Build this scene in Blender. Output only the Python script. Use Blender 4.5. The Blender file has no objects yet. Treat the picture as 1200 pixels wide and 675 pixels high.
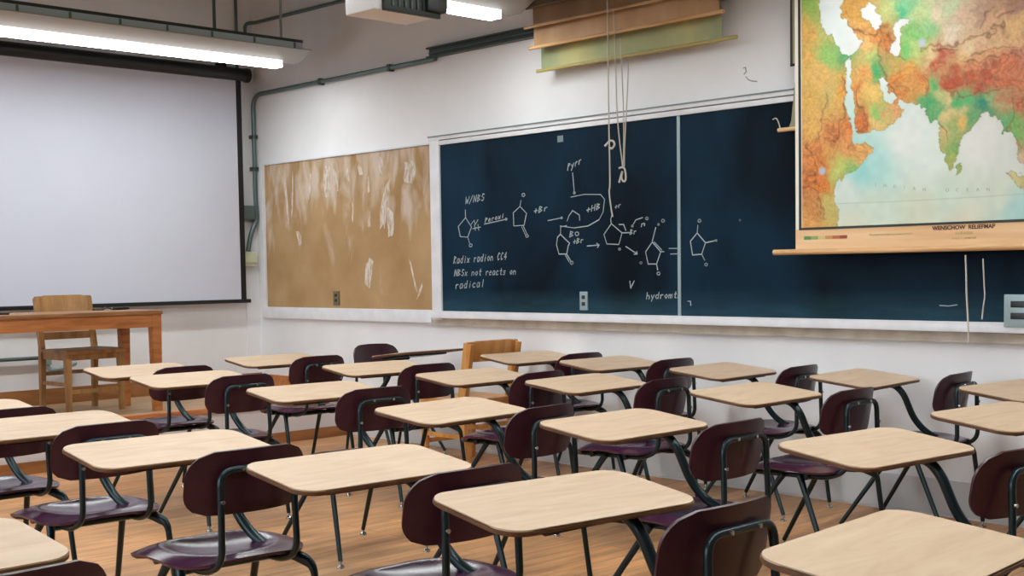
import bpy, bmesh, math, random
import numpy as np
from mathutils import Vector, Matrix
random.seed(7)
rng = np.random.default_rng(7)
S = bpy.context.scene
COL = S.collection
PI = math.pi
XW = 5.785      # chalkboard wall
YB = 9.04       # screen wall
ZC = 3.55       # ceiling
XL = -3.4       # window wall
YF = -3.0       # wall behind the photographer
CHALK=[('chalk_word', [[(6.42, 1.738), (6.424, 1.693), (6.409, 1.721), (6.407, 1.695), (6.387, 1.741)], [(6.352, 1.746), (6.389, 1.691)], [(6.348, 1.699), (6.337, 1.744), (6.325, 1.702), (6.314, 1.747)], [(6.309, 1.702), (6.298, 1.747), (6.28, 1.74), (6.3, 1.725), (6.283, 1.716), (6.309, 1.702)], [(6.237, 1.748), (6.252, 1.751), (6.26, 1.733), (6.242, 1.726), (6.253, 1.707), (6.269, 1.71)]]), ('chalk_diagram', [[(6.43, 1.652), (6.429, 1.6), (6.505, 1.542), (6.486, 1.473), (6.411, 1.467), (6.37, 1.534), (6.429, 1.6)], [(6.411, 1.467), (6.392, 1.426)], [(6.366, 1.411), (6.371, 1.403), (6.382, 1.401), (6.393, 1.404), (6.397, 1.411), (6.393, 1.419), (6.382, 1.421), (6.371, 1.418), (6.366, 1.411)], [(6.374, 1.552), (6.343, 1.579), (6.331, 1.55), (6.305, 1.581)], [(6.358, 1.522), (6.281, 1.531)], [(6.34, 1.55), (6.332, 1.51)], [(6.306, 1.549), (6.298, 1.509)]]), ('chalk_diagram', [[(6.243, 1.549), (6.023, 1.574)], [(6.021, 1.574), (6.024, 1.569), (6.031, 1.567), (6.038, 1.57), (6.041, 1.574), (6.038, 1.579), (6.031, 1.581), (6.024, 1.578), (6.021, 1.574)]]), ('chalk_word', [[(6.234, 1.559), (6.226, 1.59), (6.211, 1.586), (6.23, 1.574)], [(6.2, 1.574), (6.181, 1.579), (6.187, 1.585), (6.2, 1.574), (6.197, 1.564), (6.183, 1.569)], [(6.164, 1.587), (6.167, 1.568)], [(6.164, 1.581), (6.155, 1.588), (6.148, 1.588)], [(6.123, 1.594), (6.136, 1.583), (6.128, 1.574), (6.116, 1.586), (6.123, 1.594)], [(6.103, 1.595), (6.088, 1.58)], [(6.084, 1.598), (6.107, 1.576)], [(6.061, 1.601), (6.065, 1.583)], [(6.059, 1.609), (6.059, 1.607)]]), ('chalk_diagram', [[(5.852, 1.722), (5.856, 1.716), (5.866, 1.713), (5.876, 1.717), (5.88, 1.724), (5.876, 1.731), (5.865, 1.733), (5.856, 1.73), (5.852, 1.722)], [(5.889, 1.689), (5.899, 1.651), (5.962, 1.613), (5.959, 1.527), (5.864, 1.528), (5.839, 1.604), (5.899, 1.651)], [(5.872, 1.525), (5.838, 1.472)], [(5.884, 1.518), (5.853, 1.467)], [(5.825, 1.458), (5.829, 1.452), (5.838, 1.45), (5.847, 1.452), (5.85, 1.459), (5.847, 1.465), (5.838, 1.467), (5.829, 1.464), (5.825, 1.458)]]), ('chalk_word', [[(5.769, 1.614), (5.738, 1.619)], [(5.751, 1.63), (5.757, 1.603)], [(5.728, 1.604), (5.719, 1.642), (5.698, 1.638), (5.719, 1.624), (5.699, 1.618), (5.728, 1.604)], [(5.674, 1.633), (5.677, 1.611)], [(5.674, 1.626), (5.662, 1.634), (5.652, 1.634)]]), ('chalk_diagram', [[(5.646, 1.55), (5.523, 1.563)], [(5.519, 1.562), (5.522, 1.559), (5.527, 1.557), (5.532, 1.559), (5.534, 1.563), (5.532, 1.566), (5.527, 1.568), (5.522, 1.566), (5.519, 1.562)]]), ('chalk_word', [[(5.47, 1.855), (5.461, 1.897), (5.447, 1.894), (5.465, 1.876)], [(5.435, 1.889), (5.43, 1.872)], [(5.415, 1.897), (5.438, 1.852)], [(5.401, 1.9), (5.405, 1.875)], [(5.401, 1.892), (5.393, 1.903), (5.386, 1.904)], [(5.37, 1.909), (5.374, 1.885)], [(5.371, 1.902), (5.362, 1.912), (5.355, 1.913)]]), ('chalk_diagram', [[(5.427, 1.837), (5.415, 1.715)], [(5.406, 1.712), (5.408, 1.708), (5.414, 1.706), (5.421, 1.708), (5.423, 1.713), (5.42, 1.717), (5.414, 1.719), (5.408, 1.717), (5.406, 1.712)], [(5.444, 1.688), (5.332, 1.699), (5.196, 1.691), (5.164, 1.66), (5.177, 1.584), (5.21, 1.539), (5.302, 1.504), (5.421, 1.496), (5.54, 1.512)], [(5.48, 1.541), (5.463, 1.572), (5.431, 1.604), (5.374, 1.574), (5.371, 1.542)]]), ('chalk_word', [[(5.312, 1.6), (5.284, 1.606)], [(5.295, 1.615), (5.301, 1.59)], [(5.266, 1.628), (5.274, 1.592)], [(5.241, 1.633), (5.249, 1.597)], [(5.27, 1.61), (5.245, 1.615)], [(5.233, 1.599), (5.225, 1.635), (5.205, 1.632), (5.225, 1.618), (5.206, 1.613), (5.233, 1.599)]]), ('chalk_diagram', [[(5.104, 1.569), (5.116, 1.537), (5.111, 1.511), (5.172, 1.448), (5.149, 1.39), (5.053, 1.384), (5.026, 1.453), (5.111, 1.511)], [(5.026, 1.453), (4.954, 1.453)], [(5.05, 1.504), (5.013, 1.503), (4.996, 1.467)], [(4.944, 1.491), (4.918, 1.526), (4.865, 1.538)], [(4.938, 1.491), (4.94, 1.487), (4.944, 1.486), (4.949, 1.487), (4.951, 1.491), (4.949, 1.495), (4.944, 1.496), (4.94, 1.494), (4.938, 1.491)], [(4.822, 1.531), (4.825, 1.526), (4.832, 1.524), (4.839, 1.526), (4.842, 1.532), (4.839, 1.537), (4.832, 1.539), (4.825, 1.537), (4.822, 1.531)], [(5.039, 1.356), (5.041, 1.351), (5.047, 1.35), (5.053, 1.352), (5.055, 1.356), (5.053, 1.36), (5.047, 1.362), (5.041, 1.36), (5.039, 1.356)]]), ('chalk_word', [[(4.963, 1.441), (4.956, 1.471), (4.944, 1.466), (4.957, 1.456), (4.945, 1.449), (4.963, 1.441)], [(4.93, 1.461), (4.933, 1.443)], [(4.93, 1.455), (4.923, 1.461), (4.917, 1.46)]]), ('chalk_word', [[(4.871, 1.502), (4.875, 1.484)], [(4.872, 1.496), (4.858, 1.505), (4.849, 1.502), (4.851, 1.49)]]), ('chalk_word', [[(5.08, 1.609), (5.062, 1.614)], [(5.069, 1.62), (5.073, 1.602)], [(5.049, 1.621), (5.052, 1.606)], [(5.049, 1.616), (5.043, 1.623), (5.036, 1.623)]]), ('chalk_diagram', [[(5.483, 1.512), (5.536, 1.507), (5.537, 1.459), (5.459, 1.401), (5.472, 1.386), (5.486, 1.335), (5.553, 1.336), (5.574, 1.394), (5.564, 1.442), (5.536, 1.463)], [(5.486, 1.335), (5.448, 1.286)], [(5.497, 1.328), (5.465, 1.285)], [(5.431, 1.279), (5.434, 1.273), (5.443, 1.27), (5.452, 1.273), (5.456, 1.28), (5.452, 1.286), (5.443, 1.289), (5.434, 1.286), (5.431, 1.279)]]), ('chalk_word', [[(5.428, 1.409), (5.407, 1.411)], [(5.415, 1.421), (5.42, 1.399)], [(5.4, 1.399), (5.393, 1.431), (5.378, 1.426), (5.393, 1.415), (5.379, 1.409), (5.4, 1.399)], [(5.361, 1.421), (5.364, 1.402)], [(5.361, 1.415), (5.353, 1.422), (5.346, 1.421)]]), ('chalk_word', [[(5.459, 1.44), (5.45, 1.476), (5.43, 1.47), (5.451, 1.458), (5.431, 1.45), (5.459, 1.44)]]), ('chalk_diagram', [[(5.381, 1.458), (5.385, 1.45), (5.397, 1.447), (5.408, 1.451), (5.412, 1.459), (5.408, 1.467), (5.396, 1.47), (5.385, 1.467), (5.381, 1.458)]]), ('chalk_diagram', [[(5.311, 1.381), (5.212, 1.385)], [(5.233, 1.396), (5.212, 1.385), (5.226, 1.37)], [(4.997, 1.371), (4.908, 1.324)], [(4.933, 1.323), (4.908, 1.324), (4.913, 1.34)], [(4.872, 1.271), (4.874, 1.267), (4.881, 1.265), (4.887, 1.267), (4.889, 1.272), (4.887, 1.276), (4.88, 1.278), (4.874, 1.276), (4.872, 1.271)]]), ('chalk_diagram', [[(4.792, 1.392), (4.844, 1.336), (4.825, 1.264), (4.761, 1.263), (4.729, 1.334), (4.792, 1.392)], [(4.778, 1.392), (4.721, 1.344)], [(4.792, 1.397), (4.765, 1.476)], [(4.738, 1.493), (4.74, 1.49), (4.744, 1.488), (4.749, 1.49), (4.751, 1.494), (4.749, 1.497), (4.744, 1.498), (4.74, 1.497), (4.738, 1.493)], [(4.699, 1.513), (4.702, 1.507), (4.71, 1.505), (4.718, 1.507), (4.722, 1.514), (4.718, 1.52), (4.71, 1.522), (4.702, 1.519), (4.699, 1.513)], [(4.761, 1.263), (4.753, 1.228)], [(4.736, 1.207), (4.739, 1.201), (4.747, 1.198), (4.755, 1.201), (4.759, 1.207), (4.755, 1.214), (4.747, 1.216), (4.739, 1.214), (4.736, 1.207)], [(4.729, 1.334), (4.705, 1.334)]]), ('chalk_diagram', [[(4.667, 1.352), (4.579, 1.35)], [(4.656, 1.319), (4.585, 1.32)]]), ('chalk_diagram', [[(4.457, 1.478), (4.462, 1.435), (4.511, 1.389), (4.496, 1.311), (4.431, 1.314), (4.404, 1.378), (4.462, 1.435)], [(4.435, 1.503), (4.438, 1.497), (4.446, 1.495), (4.453, 1.498), (4.456, 1.504), (4.453, 1.509), (4.445, 1.512), (4.438, 1.509), (4.435, 1.503)], [(4.404, 1.378), (4.33, 1.389)], [(4.324, 1.389), (4.326, 1.385), (4.33, 1.384), (4.335, 1.386), (4.336, 1.389), (4.335, 1.392), (4.33, 1.394), (4.326, 1.392), (4.324, 1.389)], [(4.431, 1.314), (4.41, 1.28)], [(4.391, 1.255), (4.394, 1.25), (4.401, 1.247), (4.408, 1.25), (4.41, 1.255), (4.408, 1.261), (4.401, 1.263), (4.394, 1.261), (4.391, 1.255)]]), ('chalk_word', [[(4.968, 1.164), (4.962, 1.121), (4.934, 1.165)]]), ('chalk_word', [[(4.833, 1.095), (4.84, 1.057)], [(4.837, 1.072), (4.824, 1.08), (4.817, 1.073), (4.82, 1.058)], [(4.802, 1.081), (4.795, 1.062)], [(4.78, 1.082), (4.803, 1.045)], [(4.747, 1.083), (4.762, 1.082), (4.77, 1.071), (4.763, 1.06), (4.751, 1.066)], [(4.744, 1.098), (4.752, 1.06)], [(4.731, 1.083), (4.734, 1.061)], [(4.731, 1.076), (4.722, 1.084), (4.714, 1.082)], [(4.688, 1.086), (4.702, 1.075), (4.693, 1.062), (4.681, 1.076), (4.688, 1.086)], [(4.67, 1.085), (4.673, 1.063)], [(4.67, 1.078), (4.661, 1.085), (4.658, 1.078), (4.661, 1.063)], [(4.658, 1.078), (4.648, 1.086), (4.646, 1.079), (4.649, 1.064)], [(4.619, 1.101), (4.626, 1.068), (4.618, 1.065)], [(4.63, 1.088), (4.614, 1.089)], [(4.601, 1.087), (4.605, 1.065)], [(4.602, 1.08), (4.59, 1.088), (4.583, 1.081), (4.586, 1.066)]]), ('chalk_word', [[(6.56, 1.29), (6.547, 1.339), (6.532, 1.33), (6.554, 1.314), (6.541, 1.291)], [(6.498, 1.322), (6.512, 1.323), (6.523, 1.306), (6.521, 1.291), (6.507, 1.297), (6.498, 1.322), (6.504, 1.292)], [(6.464, 1.323), (6.478, 1.322), (6.488, 1.307), (6.483, 1.293), (6.469, 1.301)], [(6.459, 1.342), (6.471, 1.293)], [(6.438, 1.324), (6.445, 1.294)], [(6.435, 1.336), (6.435, 1.333)], [(6.416, 1.324), (6.403, 1.296)], [(6.395, 1.325), (6.423, 1.295)], [(6.345, 1.327), (6.35, 1.298)], [(6.346, 1.317), (6.336, 1.327), (6.328, 1.325)], [(6.294, 1.329), (6.308, 1.331), (6.317, 1.313), (6.315, 1.299), (6.303, 1.305), (6.294, 1.329), (6.3, 1.3)], [(6.26, 1.33), (6.275, 1.33), (6.284, 1.315), (6.279, 1.301), (6.266, 1.308)], [(6.256, 1.349), (6.268, 1.301)], [(6.236, 1.331), (6.243, 1.302)], [(6.233, 1.343), (6.233, 1.341)], [(6.202, 1.335), (6.217, 1.32), (6.21, 1.303), (6.196, 1.321), (6.202, 1.335)], [(6.181, 1.333), (6.188, 1.304)], [(6.183, 1.323), (6.17, 1.333), (6.164, 1.324), (6.168, 1.305)], [(6.093, 1.348), (6.103, 1.355), (6.117, 1.33), (6.114, 1.307), (6.102, 1.315)], [(6.061, 1.349), (6.07, 1.356), (6.084, 1.332), (6.082, 1.308), (6.069, 1.316)], [(6.044, 1.31), (6.033, 1.357), (6.054, 1.326), (6.033, 1.327)]]), ('chalk_word', [[(6.555, 1.204), (6.543, 1.248), (6.533, 1.205), (6.522, 1.249)], [(6.519, 1.205), (6.508, 1.249), (6.492, 1.24), (6.51, 1.227), (6.495, 1.216), (6.519, 1.205)], [(6.452, 1.245), (6.466, 1.249), (6.473, 1.231), (6.457, 1.223), (6.468, 1.205), (6.482, 1.21)], [(6.441, 1.232), (6.426, 1.206)], [(6.42, 1.232), (6.447, 1.206)], [(6.371, 1.232), (6.377, 1.206)], [(6.373, 1.224), (6.359, 1.233), (6.352, 1.224), (6.356, 1.207)], [(6.324, 1.235), (6.339, 1.222), (6.33, 1.207), (6.316, 1.222), (6.324, 1.235)], [(6.285, 1.25), (6.295, 1.212), (6.287, 1.208)], [(6.298, 1.235), (6.28, 1.235)], [(6.23, 1.234), (6.234, 1.208)], [(6.23, 1.225), (6.221, 1.234), (6.213, 1.232)], [(6.201, 1.223), (6.18, 1.226), (6.186, 1.236), (6.201, 1.223), (6.199, 1.209), (6.184, 1.213)], [(6.145, 1.235), (6.158, 1.237), (6.168, 1.222), (6.165, 1.209), (6.153, 1.213), (6.145, 1.235), (6.149, 1.209)], [(6.112, 1.233), (6.122, 1.237), (6.134, 1.222), (6.129, 1.209), (6.116, 1.214)], [(6.082, 1.252), (6.091, 1.214), (6.084, 1.21)], [(6.094, 1.237), (6.077, 1.237)], [(6.045, 1.235), (6.059, 1.235), (6.061, 1.225), (6.05, 1.223), (6.056, 1.21), (6.07, 1.212)], [(5.987, 1.238), (6.001, 1.225), (5.993, 1.211), (5.98, 1.226), (5.987, 1.238)], [(5.966, 1.236), (5.972, 1.211)], [(5.968, 1.228), (5.955, 1.236), (5.948, 1.228), (5.952, 1.211)]]), ('chalk_word', [[(6.536, 1.147), (6.542, 1.117)], [(6.537, 1.137), (6.525, 1.147), (6.514, 1.145)], [(6.469, 1.15), (6.487, 1.151), (6.499, 1.134), (6.496, 1.119), (6.479, 1.125), (6.469, 1.15), (6.475, 1.12)], [(6.426, 1.152), (6.444, 1.151), (6.455, 1.136), (6.448, 1.121), (6.431, 1.13)], [(6.421, 1.172), (6.433, 1.122)], [(6.393, 1.153), (6.401, 1.124)], [(6.39, 1.166), (6.39, 1.163)], [(6.34, 1.153), (6.353, 1.157), (6.369, 1.14), (6.361, 1.126), (6.345, 1.131)], [(6.297, 1.158), (6.314, 1.159), (6.326, 1.142), (6.322, 1.127), (6.306, 1.133), (6.297, 1.158), (6.302, 1.129)], [(6.26, 1.179), (6.272, 1.13)]]), ('chalk_diagram', [[(2.989, 1.038), (2.942, 1.036), (2.901, 1.042)], [(4.163, 1.496), (4.164, 1.493), (4.167, 1.492), (4.17, 1.494), (4.172, 1.496), (4.17, 1.499), (4.167, 1.5), (4.164, 1.499), (4.163, 1.496)], [(4.532, 1.047), (4.513, 1.047), (4.511, 1.023)]])]
SEAS=[[(3.575, 2.551), (3.552, 2.609), (3.438, 2.59), (3.451, 2.525), (3.457, 2.487), (3.425, 2.449), (3.4, 2.417), (3.387, 2.388), (3.362, 2.356), (3.336, 2.344), (3.361, 2.306), (3.393, 2.271), (3.431, 2.282), (3.464, 2.309), (3.49, 2.357), (3.516, 2.4), (3.539, 2.398), (3.552, 2.434), (3.568, 2.482)], [(3.33, 2.506), (3.299, 2.521), (3.268, 2.497), (3.244, 2.449), (3.237, 2.388), (3.256, 2.382), (3.28, 2.405), (3.312, 2.448), (3.343, 2.464), (3.352, 2.493)], [(3.17, 2.389), (3.146, 2.413), (3.11, 2.415), (3.087, 2.398), (3.093, 2.38), (3.11, 2.383), (3.134, 2.368), (3.137, 2.319), (3.128, 2.275), (3.137, 2.238), (3.161, 2.236), (3.182, 2.26), (3.182, 2.298), (3.164, 2.323), (3.17, 2.357)], [(3.428, 2.253), (3.403, 2.261), (3.399, 2.174), (3.393, 2.118), (3.386, 2.061), (3.377, 2.004), (3.374, 1.948), (3.361, 1.89), (3.392, 1.871), (3.399, 1.95), (3.421, 1.991), (3.434, 2.043), (3.431, 2.122), (3.433, 2.178)], [(3.243, 2.139), (3.224, 2.143), (3.209, 2.119), (3.2, 2.085), (3.163, 2.056), (3.16, 2.029), (3.181, 2.02), (3.206, 2.036), (3.224, 2.06), (3.236, 2.1)], [(3.469, 1.367), (3.476, 1.442), (3.476, 1.528), (3.489, 1.562), (3.499, 1.609), (3.489, 1.648), (3.437, 1.688), (3.36, 1.719), (3.31, 1.766), (3.285, 1.787), (3.276, 1.816), (3.323, 1.837), (3.386, 1.848), (3.392, 1.876), (3.361, 1.89), (3.248, 1.9), (3.199, 1.909), (3.151, 1.943), (3.121, 1.978), (3.133, 2.001), (3.148, 2.014), (3.139, 2.035), (3.109, 2.018), (3.091, 2.008), (3.02, 1.995), (3.014, 1.981), (2.991, 1.949), (2.973, 1.913), (2.939, 1.915), (2.935, 1.88), (2.926, 1.799), (2.915, 1.759), (2.909, 1.753), (2.897, 1.709), (2.88, 1.684), (2.858, 1.696), (2.841, 1.727), (2.835, 1.753), (2.83, 1.792), (2.819, 1.814), (2.797, 1.836), (2.742, 1.894), (2.731, 1.916), (2.683, 1.925), (2.656, 1.906), (2.629, 1.878), (2.618, 1.831), (2.591, 1.839), (2.581, 1.838), (2.557, 1.79), (2.543, 1.748), (2.546, 1.731), (2.548, 1.731), (2.543, 1.7), (2.506, 1.672), (2.444, 1.622), (2.245, 1.6), (1.965, 1.569), (1.961, 1.307)]]
ISLES=[[(2.841, 1.705), (2.824, 1.71), (2.813, 1.682), (2.821, 1.651), (2.838, 1.647), (2.846, 1.674)], [(2.595, 1.655), (2.553, 1.652), (2.521, 1.622), (2.495, 1.56), (2.418, 1.51), (2.468, 1.503), (2.552, 1.588)]]
LANDC=[(3.632, 2.554, 150, 185, 90), (3.657, 2.42, 225, 175, 95), (3.557, 2.449, 190, 195, 120), (3.657, 2.27, 228, 180, 100), (3.522, 2.308, 150, 195, 110), (3.435, 2.288, 90, 170, 110), (3.582, 2.196, 230, 185, 110), (3.657, 2.075, 228, 180, 95), (3.507, 2.102, 205, 180, 110), (3.454, 2.117, 235, 170, 80), (3.607, 1.941, 230, 180, 100), (3.483, 1.908, 215, 130, 75), (3.632, 1.813, 225, 140, 75), (3.386, 1.828, 225, 155, 90), (3.338, 1.799, 230, 170, 100), (3.458, 1.736, 190, 200, 110), (3.607, 1.703, 220, 125, 60), (3.582, 1.658, 225, 130, 50), (3.632, 1.574, 205, 135, 75), (3.658, 1.488, 225, 160, 90), (3.507, 1.525, 195, 180, 105), (3.386, 1.71, 140, 190, 110), (3.363, 2.399, 235, 175, 100), (3.387, 2.515, 215, 160, 80), (3.293, 2.36, 225, 150, 80), (3.339, 2.334, 235, 185, 120), (3.223, 2.338, 205, 120, 60), (3.339, 2.188, 235, 165, 95), (3.372, 2.087, 230, 150, 80), (3.269, 2.2, 80, 170, 105), (3.292, 2.265, 190, 200, 120), (3.292, 2.079, 230, 190, 110), (3.245, 1.991, 140, 200, 110), (3.268, 1.931, 225, 190, 120), (3.176, 1.984, 225, 165, 110), (3.362, 1.919, 220, 120, 60), (3.2, 2.274, 215, 140, 85), (3.154, 2.125, 225, 140, 65), (3.087, 2.158, 230, 165, 85), (3.131, 2.041, 215, 135, 70), (3.042, 2.072, 225, 155, 80), (3.021, 2.129, 215, 130, 70), (3.201, 2.458, 200, 205, 130), (3.12, 2.433, 80, 190, 140), (3.102, 2.483, 130, 205, 150), (3.022, 2.41, 195, 215, 150), (3.057, 2.315, 130, 195, 110), (3.043, 2.253, 190, 210, 130), (3.101, 2.26, 120, 200, 110), (3.0, 2.347, 150, 205, 140), (2.936, 2.417, 228, 212, 180), (2.871, 2.309, 230, 215, 190), (2.956, 2.221, 225, 200, 150), (2.809, 2.378, 225, 190, 160), (2.727, 2.384, 200, 160, 135), (2.646, 2.334, 225, 175, 135), (2.547, 2.3, 235, 190, 130), (2.851, 2.443, 205, 215, 170), (2.567, 2.386, 190, 140, 120), (2.726, 2.249, 230, 190, 150), (2.892, 2.225, 205, 95, 70), (2.934, 2.191, 210, 110, 75), (2.808, 2.214, 235, 200, 150), (2.829, 2.185, 232, 190, 130), (2.767, 2.235, 228, 205, 160), (2.786, 2.102, 215, 95, 60), (2.87, 2.092, 205, 85, 55), (2.684, 2.109, 220, 100, 65), (2.584, 2.097, 215, 115, 75), (2.724, 2.024, 195, 85, 55), (2.624, 2.14, 225, 130, 90), (2.565, 2.17, 205, 130, 105), (2.546, 2.225, 235, 185, 140), (2.685, 2.186, 228, 165, 120), (2.645, 2.238, 230, 190, 140), (2.955, 2.09, 90, 180, 110), (2.994, 1.998, 70, 165, 105), (2.934, 2.059, 190, 195, 130), (2.891, 2.015, 215, 195, 135), (2.942, 1.941, 90, 170, 110), (2.827, 1.996, 80, 180, 110), (2.765, 1.974, 90, 185, 115), (2.703, 1.945, 40, 140, 115), (2.663, 1.979, 140, 180, 120), (2.869, 1.934, 215, 190, 130), (2.806, 1.927, 200, 185, 130), (2.911, 1.838, 205, 180, 120), (2.847, 1.852, 150, 175, 110), (2.88, 1.716, 190, 175, 90), (2.847, 1.753, 120, 170, 100), (2.806, 1.876, 225, 180, 100), (2.764, 1.884, 100, 165, 110), (2.603, 1.984, 200, 130, 95), (2.544, 1.959, 205, 115, 80), (2.611, 1.935, 190, 160, 110), (2.602, 1.85, 80, 170, 110), (2.543, 1.845, 110, 180, 90), (2.562, 1.808, 195, 150, 115), (2.542, 1.711, 210, 180, 150), (2.561, 1.636, 200, 190, 130)]
SEAC=[(3.2, 2.355, 228, 226, 226), (3.108, 1.834, 220, 222, 216), (3.582, 2.431, 222, 228, 226), (3.338, 1.707, 150, 205, 200), (3.268, 1.723, 170, 210, 205), (3.291, 1.536, 200, 212, 196), (3.434, 1.607, 205, 215, 205), (2.975, 1.723, 214, 222, 214), (2.722, 1.783, 222, 220, 214), (2.639, 1.544, 205, 212, 195), (2.54, 1.482, 170, 205, 200), (3.018, 1.503, 205, 208, 185), (2.888, 1.557, 198, 212, 196), (3.385, 1.447, 210, 212, 192), (2.802, 1.426, 212, 208, 188), (2.601, 1.696, 212, 214, 206)]
RIDGES=[[(3.021, 2.242), (2.935, 2.27), (2.85, 2.274), (2.767, 2.286), (2.666, 2.287), (2.586, 2.306)], [(2.956, 2.241), (2.901, 2.254), (2.829, 2.256)], [(2.746, 2.194), (2.685, 2.213), (2.625, 2.228), (2.546, 2.206)], [(2.807, 2.155), (2.725, 2.164), (2.625, 2.159), (2.546, 2.141)], [(3.269, 2.345), (3.237, 2.237), (3.2, 2.13), (3.131, 2.053)], [(3.2, 2.355), (3.164, 2.228), (3.11, 2.229)], [(3.387, 2.424), (3.293, 2.36), (3.21, 2.365)], [(3.459, 2.16), (3.434, 2.031), (3.458, 1.885), (3.507, 1.868)], [(3.372, 2.066), (3.362, 1.961), (3.339, 1.916)], [(3.522, 2.104), (3.557, 1.936), (3.582, 1.874)], [(2.999, 2.107), (3.02, 2.029)], [(2.87, 2.052), (2.786, 2.0), (2.683, 2.004), (2.624, 2.044)], [(2.603, 2.003), (2.563, 1.885), (2.542, 1.788)], [(3.658, 1.662), (3.592, 1.615), (3.557, 1.484)], [(3.683, 1.882), (3.632, 1.791), (3.642, 1.683)], [(2.92, 1.919), (2.898, 1.797)], [(2.666, 2.394), (2.706, 2.362), (2.726, 2.327)], [(2.626, 2.342), (2.567, 2.36)]]
CORDS={'a': [(4.829, 2.782), (4.827, 2.468), (4.827, 2.181), (4.824, 1.94), (4.822, 1.728), (4.828, 1.675), (4.816, 1.588), (4.804, 1.534)], 'b': [(4.844, 2.703), (4.834, 2.428), (4.825, 2.138), (4.808, 1.967), (4.793, 1.869), (4.787, 1.816)], 'c': [(4.855, 2.559), (4.845, 2.34), (4.838, 2.144), (4.837, 1.974), (4.842, 1.823)], 'd': [(4.856, 2.445), (4.868, 2.251), (4.88, 2.105), (4.892, 1.933), (4.896, 1.83)], 'knot': [(4.874, 1.82), (4.852, 1.823), (4.832, 1.812), (4.823, 1.777), (4.826, 1.748), (4.843, 1.742), (4.856, 1.765), (4.849, 1.799), (4.859, 1.78), (4.875, 1.737)], 'loop': [(4.857, 1.938), (4.843, 1.947), (4.817, 1.964), (4.792, 1.957), (4.785, 1.937), (4.805, 1.92), (4.824, 1.926)], 'm1': [(2.788, 1.279), (2.784, 1.195), (2.781, 1.096), (2.775, 0.997), (2.77, 0.869)], 'm2': [(2.703, 1.261), (2.696, 1.136), (2.693, 1.089), (2.699, 1.045), (2.706, 0.982)]}


# ------------------------------------------------------------------ materials
def srgb(r, g, b):
    f = lambda c: (c/255/12.92) if c/255 <= .04045 else ((c/255+.055)/1.055)**2.4
    return (f(r), f(g), f(b), 1)
def mat(name, col, rough=.5, metal=0, spec=.5, coat=0):
    m = bpy.data.materials.new(name); m.use_nodes = True
    b = m.node_tree.nodes['Principled BSDF']
    b.inputs['Base Color'].default_value = col
    b.inputs['Roughness'].default_value = rough
    b.inputs['Metallic'].default_value = metal
    b.inputs['Specular IOR Level'].default_value = spec
    b.inputs['Coat Weight'].default_value = coat
    return m
def nodes(m): return m.node_tree.nodes, m.node_tree.links, m.node_tree.nodes['Principled BSDF']
def noisy(m, c1, c2, scale=(1, 1, 1), ns=5, detail=5, lo=.35, hi=.65, bump=0, coord='Object', rough=None, dist=0):
    n, l, b = nodes(m)
    tc = n.new('ShaderNodeTexCoord'); mp = n.new('ShaderNodeMapping'); mp.inputs['Scale'].default_value = scale
    nz = n.new('ShaderNodeTexNoise'); nz.inputs['Scale'].default_value = ns; nz.inputs['Detail'].default_value = detail; nz.inputs['Distortion'].default_value = dist
    cr = n.new('ShaderNodeValToRGB'); cr.color_ramp.elements[0].position = lo; cr.color_ramp.elements[1].position = hi
    cr.color_ramp.elements[0].color = c1; cr.color_ramp.elements[1].color = c2
    l.new(tc.outputs[coord], mp.inputs['Vector']); l.new(mp.outputs[0], nz.inputs['Vector']); l.new(nz.outputs['Fac'], cr.inputs['Fac'])
    l.new(cr.outputs[0], b.inputs['Base Color'])
    if bump:
        bp = n.new('ShaderNodeBump'); bp.inputs['Strength'].default_value = bump; bp.inputs['Distance'].default_value = .01
        l.new(nz.outputs['Fac'], bp.inputs['Height']); l.new(bp.outputs[0], b.inputs['Normal'])
    if rough:
        mr = n.new('ShaderNodeMapRange'); mr.inputs['To Min'].default_value = rough[0]; mr.inputs['To Max'].default_value = rough[1]
        l.new(nz.outputs['Fac'], mr.inputs['Value']); l.new(mr.outputs[0], b.inputs['Roughness'])
    return m
M = {}
M['wall'] = noisy(mat('white_wall_paint', srgb(232, 231, 233), .6), srgb(226, 225, 227), srgb(237, 236, 238), ns=1.3, detail=6)
M['ceiling'] = noisy(mat('darkened_ceiling', srgb(138, 146, 142), .8), srgb(130, 138, 134), srgb(146, 154, 150), ns=2)  # grey tone chosen to cut bounced light on the upper walls
M['frontwall'] = mat('darkened_front_wall', srgb(84, 68, 54), .5)  # dark tone invented for an unseen wall, keeps light off the chair backs
M['basegrey'] = mat('pale_grey_baseboard', srgb(204, 207, 210), .5)
M['riser'] = mat('riser_paint', srgb(214, 208, 208), .5)
M['trimwhite'] = noisy(mat('trim_paint', srgb(222, 221, 226), .4), srgb(216, 215, 220), srgb(227, 226, 231), ns=8)
M['moulding'] = noisy(mat('cream_moulding', srgb(190, 178, 160), .5), srgb(176, 164, 146), srgb(200, 188, 172), ns=9)
M['steelgrey'] = mat('grey_steel_trim', srgb(120, 128, 128), .4, .3)

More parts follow.
